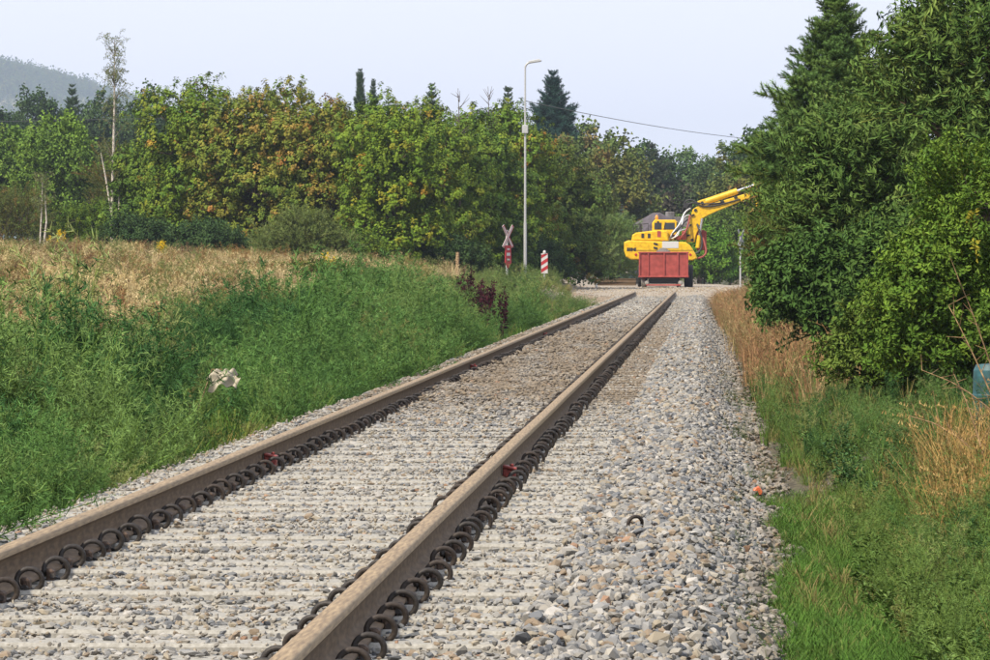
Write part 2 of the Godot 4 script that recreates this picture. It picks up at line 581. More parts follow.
	for e in singles:
		var key := int((e[3].r + e[3].g + e[3].b) * 10.0) * 10 + int((e[3].r - e[3].b) * 30.0)
		if not tones.has(key):
			var m: StandardMaterial3D = M.stone.duplicate()
			m.vertex_color_use_as_albedo = false
			m.albedo_color = Color(e[3].r, e[3].g, e[3].b).linear_to_srgb()
			tones[key] = m
		var o := put("stone", shapes[e[0]], tones[key], root)
		o.transform = Transform3D(e[1], e[2])

# ------------------------------------------------------------------ track
func rail_profile() -> Array:
	# right half, from the top centre down: (x, y) above the foot
	return [Vector2(0.0, 0.166), Vector2(0.012, 0.1658), Vector2(0.024, 0.1645), Vector2(0.031, 0.161), Vector2(0.0345, 0.156), Vector2(0.0365, 0.134), Vector2(0.0345, 0.128), Vector2(0.012, 0.119), Vector2(0.0085, 0.108), Vector2(0.0085, 0.045), Vector2(0.012, 0.034), Vector2(0.03, 0.024), Vector2(0.073, 0.0125), Vector2(0.075, 0.01), Vector2(0.075, 0.0)]

func sweep_strip(pts: Array, d0: float, d1: float) -> ArrayMesh:
	# a strip of profile points swept along the track; smooth within the strip
	var st := SurfaceTool.new()
	st.begin(Mesh.PRIMITIVE_TRIANGLES)
	var n := int((d1 - d0) / 3.0)
	for i in n + 1:
		var d := lerpf(d0, d1, float(i) / n)
		var sx := 0.004 * noise.get_noise_2d(700.0, d * 3.0)
		for p in pts: st.add_vertex(Vector3(p.x + sx, p.y, -d))
	var w := pts.size()
	for i in n:
		for j in w - 1:
			var a := i * w + j
			for k in [a, a + w, a + w + 1, a, a + w + 1, a + 1]: st.add_index(k)
	st.generate_normals()
	return st.commit()

func rail(x: float, label: String) -> void:
	var t := thing("rail", label, "rail", Vector3(x, 0.006, 0), 0, "running rails of the track")
	var half := []
	for p in rail_profile(): half.append(Vector2(p.x, p.y * 0.915))
	var full := []
	for i in range(half.size() - 1, 0, -1): full.append(Vector2(-half[i].x, half[i].y))
	full.append_array(half)
	# left foot edge .. right foot edge; the head is the middle of that list
	var n := full.size()
	var c := n / 2
	put("head", sweep_strip(full.slice(c - 5, c + 6), 5.0, 178.5), M.rail_head, t)
	put("web_and_foot", sweep_strip(full.slice(c + 5, n), 5.0, 178.5), M.rail_web, t)
	put("web_and_foot", sweep_strip(full.slice(0, c - 4), 5.0, 178.5), M.rail_web, t)
	var e := Builder.new()
	var outline := PackedVector2Array()
	for p in full: outline.append(p)
	e.prism(outline, -178.53, -178.5)
	put("rail_end", e.mesh(), M.rail_web, t)

func clip_mesh(side: float) -> ArrayMesh:
	var b := Builder.new()
	var pts := []; var rad := []
	# foot on the rail flange, up and over the arch, down and back through the shoulder
	pts.append(Vector3(0.062 * side, 0.034, 0.02)); rad.append(0.0095)
	for i in 17:
		var a := deg_to_rad(lerpf(205.0, -75.0, i / 16.0))
		pts.append(Vector3((0.112 + 0.046 * cos(a)) * side, 0.038 + 0.043 * sin(a), lerpf(0.03, -0.018, i / 16.0)))
		rad.append(0.0105)
	pts.append(Vector3(0.102 * side, 0.0, -0.028)); rad.append(0.0105)
	pts.append(Vector3(0.1 * side, 0.012, 0.05)); rad.append(0.0105)
	b.tube(pts, rad, 8)
	return b.mesh()

func build_track() -> void:
	rail(RAIL_L, "rust-brown steel running rail on the left, along the weedy bank")
	rail(RAIL_R, "rust-brown steel running rail on the right, nearest the wide gravel shoulder")
	var b := Builder.new()
	var prof := PackedVector2Array([Vector2(-0.14, -0.2), Vector2(0.14, -0.2), Vector2(0.115, -0.012), Vector2(0.1, 0.0), Vector2(-0.1, 0.0), Vector2(-0.115, -0.012)])
	b.prism(prof, -1.3, 1.3, Transform3D(Basis(Vector3.UP, PI / 2), Vector3.ZERO), Color.WHITE, 0.012)
	var body := b.mesh()
	var right := clip_mesh(1.0)
	var left := clip_mesh(-1.0)
	var sb := Builder.new()
	sb.box(Vector3(0, 0.018, 0), Vector3(0.03, 0.05, 0.07), Basis.IDENTITY, Color.WHITE, 0.008)
	sb.box(Vector3(-0.008, 0.03, 0.0), Vector3(0.03, 0.03, 0.03), Basis.IDENTITY, Color.WHITE, 0.006)
	var shoulder := sb.mesh()
	var pb := Builder.new()
	pb.box(Vector3(0, 0.003, 0), Vector3(0.15, 0.006, 0.16))
	var pad := pb.mesh()
	var mats := [M.clip, M.clip, M.clip, M.clip_rusty]
	var k := 0
	while true:
		var d := 9.3 + k * SLEEPER_STEP
		k += 1
		if d > 176.0: break
		var t := thing("sleeper", "pale concrete sleeper half buried in ballast, with black spring clips on both rails", "sleeper", Vector3(TRACK + rf(-0.012, 0.012), rf(-0.008, 0.004), -d), rf(-0.006, 0.006), "concrete sleepers under the track")
		put("body", body, M.concrete, t)
		if d > 140.0: continue
		for r in [RAIL_L - TRACK, RAIL_R - TRACK]:
			var p := put("rail_pad", pad, M.dark_steel, t)
			p.position = Vector3(r, 0.0, 0)
			for s in [1.0, -1.0]:
				if r < 0.0 and s < 0.0 and d > 60.0: continue
				var sh := put("shoulder", shoulder, M.shoulder, t)
				sh.position = Vector3(r + s * 0.096, 0.0, 0)
				if s < 0: sh.rotation.y = PI
				var c := put("spring_clip", right if s > 0 else left, mats[rng.randi() % 4], t)
				c.position = Vector3(r + rf(-0.004, 0.004), rf(-0.004, 0.004), rf(-0.01, 0.01))
				c.rotation = Vector3(rf(-0.12, 0.12), rf(-0.14, 0.14), rf(-0.06, 0.06))
	# red anchors gripping the rail foot
	var ab := Builder.new()
	ab.prism(PackedVector2Array([Vector2(0.02, 0.02), Vector2(0.085, 0.004), Vector2(0.11, 0.004), Vector2(0.115, 0.05), Vector2(0.075, 0.075), Vector2(0.02, 0.085)]), -0.05, 0.05, Transform3D.IDENTITY, Color.WHITE, 0.008)
	ab.box(Vector3(0.07, 0.085, 0), Vector3(0.1, 0.018, 0.13), Basis(Vector3.BACK, -0.22), Color.WHITE, 0.005)
	var anchor := ab.mesh()
	var red := [
		[RAIL_L, 28.2, "red painted clamp on the left rail, the nearest and brightest of those on it"],
		[RAIL_R, 26.6, "dull red clamp on the outer web of the right rail, among the spring clips"],
		[RAIL_L, 53.0, "small red clamp on the left rail, the second along it from the camera"],
		[RAIL_L, 77.0, "tiny red clamp on the left rail, the farthest, beside the purple weeds"]]
	for e in red:
		var t := thing("rail_clamp", e[2], "rail clamp", Vector3(e[0], 0.012, -e[1]), 0.0, "red clamps on the rails")
		t.scale = Vector3.ONE * 0.8
		put("clamp_body", anchor, M.red_paint, t)
		var nb := Builder.new()
		nb.lathe([Vector2(0.0, 0.022), Vector2(0.013, 0.022), Vector2(0.015, 0.018), Vector2(0.015, 0.0)], 6, Transform3D(Basis.IDENTITY, Vector3(0.085, 0.088, 0)))
		put("nut", nb.mesh(), M.red_paint, t)

func build_crossing() -> void:
	# the gravelled road across the line
	var st := SurfaceTool.new()
	st.begin(Mesh.PRIMITIVE_TRIANGLES)
	var nx := 40; var nd := 24
	for i in nd + 1:
		for j in nx + 1:
			var d := lerpf(175.0, 236.0, pow(float(i) / nd, 1.6))
			var x := lerpf(-9.0, 2.6, float(j) / nx)
			var ramp := smoothstep(175.0, 181.0, d + noise.get_noise_2d(x * 30.0, 3.0) * 1.5)
			st.add_vertex(Vector3(x, maxf(ground_y(x, d) + 0.012, lerpf(-0.12, 0.185 + 0.03 * noise.get_noise_2d(x * 30.0, d * 8.0), ramp) - 0.4 * smoothstep(0.6, 2.2, x) - 0.2 * smoothstep(-5.0, -8.0, x)), -d))
	for i in nd:
		for j in nx:
			var a := i * (nx + 1) + j
			for k in [a, a + nx + 1, a + nx + 2, a, a + nx + 2, a + 1]: st.add_index(k)
	st.generate_normals()
	var o := put("road", st.commit(), M.gravel)
	tag(o, "", "", "", "structure")
	var s := Scatter.new()
	for i in 4500:
		var d := rf(158.0, 205.0)
		var x := rf(-7.6, 1.2)
		if d < 174.0 and x > -3.4: continue
		var y := ground_y(x, d)
		if d > 176.0: y = maxf(y, 0.17 * smoothstep(175.0, 181.0, d))
		var c: Color = [Color(0.46, 0.4, 0.31), Color(0.4, 0.32, 0.22), Color(0.5, 0.46, 0.4), Color(0.33, 0.25, 0.17)][rng.randi() % 4]
		s.add(random_basis().scaled_local(Vector3.ONE * rf(0.02, 0.06)), Vector3(x, y, -d), c * rf(0.8, 1.1))
	var g := put_many("gravel", stone_mesh(20), M.stone, s)
	tag(g, "sandy gravel spread over the level crossing", "gravel", "", "stuff")

# ------------------------------------------------------------------ excavator and wagon
func poly(a: Array) -> PackedVector2Array:
	var p := PackedVector2Array()
	for i in range(0, a.size(), 2): p.append(Vector2(a[i], a[i + 1]))
	return p

func wheel(parent: Node3D, p: Vector3, r: float, w: float) -> void:
	var t := Transform3D(Basis(Vector3.BACK, PI / 2), p)
	var b := Builder.new()
	b.lathe([Vector2(r * 0.55, -w * 0.5), Vector2(r * 0.9, -w * 0.5), Vector2(r, -w * 0.38), Vector2(r, w * 0.38), Vector2(r * 0.9, w * 0.5), Vector2(r * 0.55, w * 0.5)], 24, t)
	var wh := Node3D.new()
	wh.name = "wheel"
	parent.add_child(wh, true)
	put("tyre", b.mesh(), M.tyre, wh)
	var q := Builder.new()
	q.lathe([Vector2(0, -w * 0.42), Vector2(r * 0.2, -w * 0.46), Vector2(r * 0.56, -w * 0.3), Vector2(r * 0.56, w * 0.3), Vector2(r * 0.2, w * 0.46), Vector2(0, w * 0.42)], 20, t)
	put("rim", q.mesh(), M.rim, wh)

func rail_wheel(parent: Node3D, p: Vector3, r: float, s: float) -> void:
	var t := Transform3D(Basis(Vector3.BACK, PI / 2 * s), p)
	var b := Builder.new()
	b.lathe([Vector2(0, 0.1), Vector2(r * 0.35, 0.09), Vector2(r * 0.45, 0.05), Vector2(r * 0.8, 0.05), Vector2(r * 0.86, 0.07), Vector2(r, 0.06), Vector2(r, -0.05), Vector2(r * 1.12, -0.06), Vector2(r * 1.12, -0.09), Vector2(r * 0.3, -0.09), Vector2(0, -0.09)], 22, t)
	put("wheel", b.mesh(), M.rim, parent)

func build_machines() -> void:
	# red wagon on the track, seen end on
	var w := thing("rail_wagon", "red ribbed steel open wagon standing on the track before the excavator", "wagon", Vector3(-1.79, RAIL_TOP, -203.0))
	var pb := Builder.new()
	pb.box(Vector3(0, 1.01, 0.0), Vector3(2.12, 1.02, 0.05), Basis.IDENTITY, Color.WHITE, 0.01)
	put("end_panel", pb.mesh(), M.wagon_red, w)
	pb = Builder.new()
	pb.box(Vector3(0, 1.01, -3.6), Vector3(2.12, 1.02, 0.05), Basis.IDENTITY, Color.WHITE, 0.01)
	put("end_panel", pb.mesh(), M.wagon_red, w)
	for s in [-1.0, 1.0]:
		pb = Builder.new()
		pb.box(Vector3(1.035 * s, 1.01, -1.8), Vector3(0.05, 1.02, 3.54))
		put("side_panel", pb.mesh(), M.wagon_red, w)
	pb = Builder.new()
	pb.box(Vector3(0, 0.5, -1.8), Vector3(2.0, 0.06, 3.5))
	put("floor_plate", pb.mesh(), M.wagon_red, w)
	for x in [-1.03, -0.66, 0.03, 0.62, 1.03]:
		pb = Builder.new()
		pb.box(Vector3(x, 0.99, 0.055), Vector3(0.07, 1.06, 0.06), Basis.IDENTITY, Color.WHITE, 0.012)
		put("rib", pb.mesh(), M.wagon_red, w)
	for y in [0.49, 1.53]:
		pb = Builder.new()
		pb.box(Vector3(0, y, 0.05), Vector3(2.18, 0.07, 0.075), Basis.IDENTITY, Color.WHITE, 0.015)
		put("rim_rail", pb.mesh(), M.wagon_red, w)
	pb = Builder.new()
	pb.box(Vector3(0, 0.3, -1.8), Vector3(1.3, 0.2, 3.2))
	put("underframe", pb.mesh(), M.dark_steel, w)
	pb = Builder.new()
	pb.box(Vector3(0, 0.13, 0.12), Vector3(1.5, 0.07, 0.08), Basis.IDENTITY, Color.WHITE, 0.012)
	put("draw_bar", pb.mesh(), M.wagon_red, w)
	for z in [-0.5, -3.0]:
		for s in [-1.0, 1.0]: rail_wheel(w, Vector3(0.7525 * s - 0.1225, 0.24, z), 0.24, s)
		pb = Builder.new()
		pb.tube([Vector3(-0.83, 0.24, z), Vector3(0.58, 0.24, z)], [0.06, 0.06], 10)
		put("axle", pb.mesh(), M.dark_steel, w)
	for s in [-1.0, 1.0]:
		pb = Builder.new()
		pb.lathe([Vector2(0, 0.13), Vector2(0.07, 0.12), Vector2(0.1, 0.06), Vector2(0.1, -0.1)], 14, Transform3D(Basis(Vector3.RIGHT, PI / 2), Vector3(0.72 * s, 0.22, 0.02)))
		put("buffer", pb.mesh(), M.rim, w)
	# gravel heaped in the wagon
	var hb := SurfaceTool.new()
	hb.begin(Mesh.PRIMITIVE_TRIANGLES)
	for i in 13:
		for j in 13:
			var x := lerpf(-1.0, 1.0, j / 12.0); var z := lerpf(-3.5, -0.1, i / 12.0)
			var h := 1.32 + 0.42 * exp(-pow((x + 0.02) / 0.42, 2.0)) * smoothstep(0.05, -1.2, z) * smoothstep(-3.5, -2.4, z) + 0.06 * noise_fine.get_noise_2d(x * 9.0, z * 9.0)
			hb.add_vertex(Vector3(x, h, z))
	for i in 12:
		for j in 12:
			var a := i * 13 + j
			for k in [a, a + 1, a + 14, a, a + 14, a + 13]: hb.add_index(k)
	hb.generate_normals()
	var heap_mesh := put("gravel_heap", hb.commit(), M.ballast_bed)
	heap_mesh.position = w.position
	tag(heap_mesh, "grey gravel heaped inside the red wagon", "gravel heap")

	# the excavator behind it, swung to the right
	var base := Vector3(-1.75, RAIL_TOP, -208.5)
	var e := thing("excavator", "yellow wheeled rail excavator with its long arm reaching right over the bushes", "excavator", base)
	var u := Builder.new()
	u.box(Vector3(0, 0.75, 0), Vector3(1.7, 0.42, 3.6), Basis.IDENTITY, Color.WHITE, 0.05)
	u.box(Vector3(0, 0.55, 1.4), Vector3(2.0, 0.3, 0.35), Basis.IDENTITY, Color.WHITE, 0.03)
	u.box(Vector3(0, 0.55, -1.4), Vector3(2.0, 0.3, 0.35), Basis.IDENTITY, Color.WHITE, 0.03)
	u.lathe([Vector2(0.62, 1.0), Vector2(0.62, 1.22)], 24)
	put("undercarriage", u.mesh(), M.dark_steel, e)
	for z in [1.4, -1.4]:
		for s in [-1.0, 1.0]: wheel(e, Vector3(1.02 * s, 0.5, z), 0.5, 0.38)
	# superstructure: forward is +x; z towards the camera is the machine's right
	var b := Builder.new()
	b.prism(poly([-1.82, 1.62, -1.74, 1.36, -1.5, 1.22, 1.2, 1.18, 1.4, 1.28, 1.32, 1.5, 1.1, 1.85, 0.9, 2.0, -1.64, 2.08, -1.82, 2.0]), -0.95, 1.15, Transform3D.IDENTITY, Color.WHITE, 0.05)
	put("counterweight", b.mesh(), M.yellow, e)
	b = Builder.new()
	b.prism(poly([-1.5, 2.06, -1.46, 2.32, -1.3, 2.42, -0.5, 2.52, 0.06, 2.52, 0.12, 2.42, 0.14, 2.06]), -0.3, 0.95, Transform3D.IDENTITY, Color.WHITE, 0.05)
	put("hood", b.mesh(), M.yellow, e)
	b = Builder.new()
	b.prism(poly([-0.6, 2.08, 0.46, 2.08, 0.52, 2.9, 0.42, 3.0, -0.5, 3.0, -0.6, 2.86]), -1.05, -0.35, Transform3D.IDENTITY, Color.WHITE, 0.04)
	var cab := put("cab", b.mesh(), M.yellow, e)
	for q in [[-0.5, -0.18], [-0.04, 0.4]]:
		b = Builder.new()
		b.box(Vector3((q[0] + q[1]) * 0.5, 2.72, -0.345), Vector3(q[1] - q[0], 0.3, 0.02), Basis.IDENTITY, Color.WHITE, 0.004)
		put("window", b.mesh(), M.glass, cab)
	b = Builder.new()
	b.box(Vector3(0.528, 2.5, -0.7), Vector3(0.02, 0.6, 0.6))
	put("window", b.mesh(), M.glass, cab)
	b = Builder.new()
	b.lathe([Vector2(0.07, 0.0), Vector2(0.07, 0.12), Vector2(0.045, 0.2), Vector2(0.0, 0.22)], 12, Transform3D(Basis.IDENTITY, Vector3(-0.4, 3.0, -0.6)))
	put("beacon_lamp", b.mesh(), M.amber, e)
	b = Builder.new()
	b.box(Vector3(-0.34, 2.78, -0.33), Vector3(0.08, 0.32, 0.05))
	put("mirror", b.mesh(), M.dark_steel, e)
	# handrails, exhaust and steps
	b = Builder.new()
	b.tube([Vector3(-1.4, 2.4, 0.9), Vector3(-1.4, 2.78, 0.9), Vector3(-0.75, 2.82, 0.9), Vector3(-0.75, 2.5, 0.9)], [0.022, 0.022, 0.022, 0.022], 6)
	put("handrail", b.mesh(), M.dark_steel, e)
	b = Builder.new()
	b.tube([Vector3(-1.1, 2.45, 0.2), Vector3(-1.1, 2.75, 0.2), Vector3(-1.16, 2.85, 0.2)], [0.055, 0.05, 0.045], 10)
	put("exhaust_pipe", b.mesh(), M.dark_steel, e)
	b = Builder.new()
	b.box(Vector3(-0.25, 1.64, 1.152), Vector3(2.9, 0.02, 0.016))
	put("panel_seam", b.mesh(), M.dark_steel, e)
	for x in [-0.08, 0.46]:
		b = Builder.new()
		b.tube([Vector3(x, 2.56, -0.325), Vector3(x + 0.06, 2.9, -0.325)], [0.014, 0.014], 5)
		put("wiper", b.mesh(), M.dark_steel, cab)
	for s in [-1.0, 1.0]:
		b = Builder.new()
		b.lathe([Vector2(0.0, 0.03), Vector2(0.06, 0.025), Vector2(0.06, 0.0)], 12, Transform3D(Basis(Vector3.RIGHT, PI / 2), Vector3(-0.1 + 1.2 * s, 1.45, 1.15)))
		put("tail_lamp", b.mesh(), M.sign_red, e)
	# dark vent slots, the pale plate and the dark lettering on the tail
	for y in [1.72, 1.9]:
		b = Builder.new()
		b.prism(poly([-0.52, y, -0.34, y - 0.05, -0.34, y + 0.04, -0.52, y + 0.09]), 1.15, 1.17)
		put("vent_slot", b.mesh(), M.dark_steel, e)
	for x in [-1.0, -0.72]:
		b = Builder.new()
		b.box(Vector3(x, 2.28, 0.955), Vector3(0.12, 0.2, 0.02))
		put("vent_slot", b.mesh(), M.dark_steel, e)
	b = Builder.new()
	b.box(Vector3(-0.28, 2.36, 0.955), Vector3(0.16, 0.26, 0.02))
	put("warning_plate", b.mesh(), M.wagon_red, e)
	b = Builder.new()
	b.box(Vector3(0.22, 1.88, 1.156), Vector3(0.72, 0.3, 0.02), Basis.IDENTITY, Color.WHITE, 0.004)
	put("number_plate", b.mesh(), M.white_paint, e)
	var lx := -1.7
	for ww in [0.09, 0.07, 0.1, 0.06, 0.09]:
		b = Builder.new()
		b.box(Vector3(lx + ww * 0.5, 1.68, 1.156), Vector3(ww * 0.8, 0.15 if ww > 0.065 else 0.1, 0.016), Basis(Vector3.BACK, -0.12))
		put("lettering", b.mesh(), M.dark_steel, e)
		lx += ww
	# boom: pivot at the front, rising steeply then reaching right
	b = Builder.new()
	b.prism(poly([0.9, 2.0, 1.3, 2.0, 1.36, 2.35, 1.52, 2.65, 1.58, 3.02, 1.9, 3.2, 2.35, 3.4, 3.5, 3.87, 3.85, 4.0, 3.86, 4.16, 3.7, 4.2, 2.6, 3.86, 1.9, 3.68, 1.45, 3.62, 1.2, 3.45, 1.02, 2.8]), -0.19, 0.19, Transform3D.IDENTITY, Color.WHITE, 0.03)
	put("boom", b.mesh(), M.yellow, e)
	b = Builder.new()
	b.tube([Vector3(1.62, 3.74, 0.0), Vector3(3.17, 4.27, 0.0)], [0.14, 0.14], 14)
	b.box(Vector3(1.62, 3.7, 0), Vector3(0.38, 0.36, 0.3), Basis(Vector3.BACK, 0.33), Color.WHITE, 0.04)
	var cyl := put("arm_cylinder", b.mesh(), M.yellow, e)
	b = Builder.new()
	b.tube([Vector3(3.17, 4.27, 0.0), Vector3(3.98, 4.55, 0.0)], [0.06, 0.06], 12)
	put("piston_rod", b.mesh(), M.chrome, cyl)
	for s in [-1.0, 1.0]:
		b = Builder.new()
		b.tube([Vector3(1.42, 1.75, 0.3 * s), Vector3(1.5, 2.3, 0.3 * s)], [0.1, 0.1], 12)
		var lc := put("lift_cylinder", b.mesh(), M.yellow, e)
		b = Builder.new()
		b.tube([Vector3(1.5, 2.3, 0.3 * s), Vector3(1.62, 3.05, 0.3 * s)], [0.055, 0.055], 12)
		put("piston_rod", b.mesh(), M.chrome, lc)
	# stick hanging down from the boom end, then the bucket
	b = Builder.new()
	b.prism(poly([3.72, 4.06, 3.9, 3.96, 3.98, 3.85, 4.0, 2.3, 4.28, 2.25, 4.42, 3.9, 4.36, 4.3, 4.08, 4.72, 3.9, 4.68, 3.88, 4.3]), -0.15, 0.15, Transform3D.IDENTITY, Color.WHITE, 0.025)
	put("stick", b.mesh(), M.yellow, e)
	b = Builder.new()
	b.prism(poly([3.95, 2.35, 4.35, 2.35, 4.62, 1.95, 4.68, 1.45, 4.4, 1.15, 4.15, 1.35, 3.98, 1.8]), -0.4, 0.4, Transform3D.IDENTITY, Color.WHITE, 0.03)
	put("bucket", b.mesh(), M.yellow, e)
	# hydraulic lines
	var hoses := [
		[Vector3(0.15, 2.1, 0.6), Vector3(0.35, 2.45, 0.62), Vector3(0.62, 2.8, 0.45), Vector3(0.85, 3.3, 0.3), Vector3(1.1, 3.5, 0.2), M.hose_grey, 0.04],
		[Vector3(0.3, 2.1, 0.65), Vector3(0.5, 2.35, 0.66), Vector3(0.7, 2.7, 0.5), Vector3(0.8, 3.1, 0.35), Vector3(1.05, 3.2, 0.24), M.hose_grey, 0.035],
		[Vector3(0.45, 2.1, 0.6), Vector3(0.3, 2.35, 0.75), Vector3(0.6, 2.6, 0.6), Vector3(0.85, 2.9, 0.4), Vector3(1.0, 3.0, 0.24), M.dark_steel, 0.035],
		[Vector3(0.25, 2.15, 0.7), Vector3(0.55, 2.3, 0.75), Vector3(0.62, 2.5, 0.6), Vector3(0.95, 2.6, 0.4), Vector3(1.05, 2.8, 0.24), M.hose_grey, 0.03],
		[Vector3(0.6, 2.1, 0.6), Vector3(0.75, 2.3, 0.7), Vector3(0.9, 2.5, 0.6), Vector3(1.0, 2.8, 0.4), Vector3(1.08, 3.2, 0.24), M.red_paint, 0.04],
		[Vector3(0.75, 3.3, 0.1), Vector3(0.85, 3.75, 0.2), Vector3(1.1, 3.88, 0.2), Vector3(1.6, 3.7, 0.25), Vector3(2.6, 3.75, 0.22), M.dark_steel, 0.035],
		[Vector3(0.9, 3.2, 0.1), Vector3(1.0, 3.65, 0.25), Vector3(1.25, 3.75, 0.25), Vector3(1.9, 3.58, 0.25), Vector3(3.3, 3.9, 0.21), M.dark_steel, 0.035],
		[Vector3(1.15, 1.45, 0.5), Vector3(1.5, 1.6, 0.5), Vector3(1.62, 2.0, 0.45), Vector3(1.5, 2.5, 0.35), Vector3(1.4, 2.8, 0.22), M.dark_steel, 0.05],
		[Vector3(1.1, 1.3, 0.6), Vector3(1.5, 1.3, 0.65), Vector3(1.78, 1.5, 0.6), Vector3(1.75, 1.85, 0.5), Vector3(1.65, 2.2, 0.4), M.red_paint, 0.05]]
	for q in [[1.0, 2.3], [1.08, 2.75], [1.2, 3.2], [1.9, 3.62], [2.5, 3.8], [3.1, 3.98]]:
		b = Builder.new()
		b.box(Vector3(q[0], q[1], 0.23), Vector3(0.16, 0.07, 0.09), Basis(Vector3.BACK, 0.3), Color.WHITE, 0.01)
		put("hose_clamp", b.mesh(), M.dark_steel, e)
	for q in [[1.62, 3.74], [1.32, 3.42], [3.82, 4.08], [1.18, 2.1]]:
		b = Builder.new()
		b.tube([Vector3(q[0], q[1], -0.24), Vector3(q[0], q[1], 0.24)], [0.07, 0.07], 12)
		put("pivot_pin", b.mesh(), M.dark_steel, e)
	for h in hoses:
		b = Builder.new()
		var cv := Curve3D.new()
		for i in 5:
			var tan: Vector3 = (h[min(i + 1, 4)] - h[max(i - 1, 0)]) * 0.22
			cv.add_point(h[i], -tan, tan)
		var pts := []; var rr := []
		for i in 17:
			pts.append(cv.sample_baked(cv.get_baked_length() * i / 16.0)); rr.append(h[6])
		b.tube(pts, rr, 6)
		put("hydraulic_hose", b.mesh(), h[5], e)
	for q in [[0.35, 2.22, 0.22, 0.25], [0.6, 2.2, 0.3, 0.2], [0.82, 2.3, 0.2, 0.4]]:
		b = Builder.new()
		b.box(Vector3(q[0], q[1], 0.35), Vector3(q[2], q[3], 0.5), Basis.IDENTITY, Color.WHITE, 0.03)
		put("valve_block", b.mesh(), M.red_paint, e)
	b = Builder.new()
	b.tube([Vector3(0.82, 3.2, 0.1), Vector3(0.82, 4.1, 0.1)], [0.025, 0.02], 6)
	b.box(Vector3(0.98, 3.62, 0.1), Vector3(0.4, 0.26, 0.25), Basis.IDENTITY, Color.WHITE, 0.03)
	put("hose_bracket", b.mesh(), M.dark_steel, e)
	b = Builder.new()
	b.box(Vector3(1.55, 2.1, -0.5), Vector3(0.4, 0.9, 0.1), Basis(Vector3.BACK, 0.05), Color.WHITE, 0.02)
	b.box(Vector3(1.76, 2.0, -0.5), Vector3(0.1, 1.0, 0.14), Basis.IDENTITY, Color.WHITE, 0.02)
	put("front_guard", b.mesh(), M.wagon_red, e)

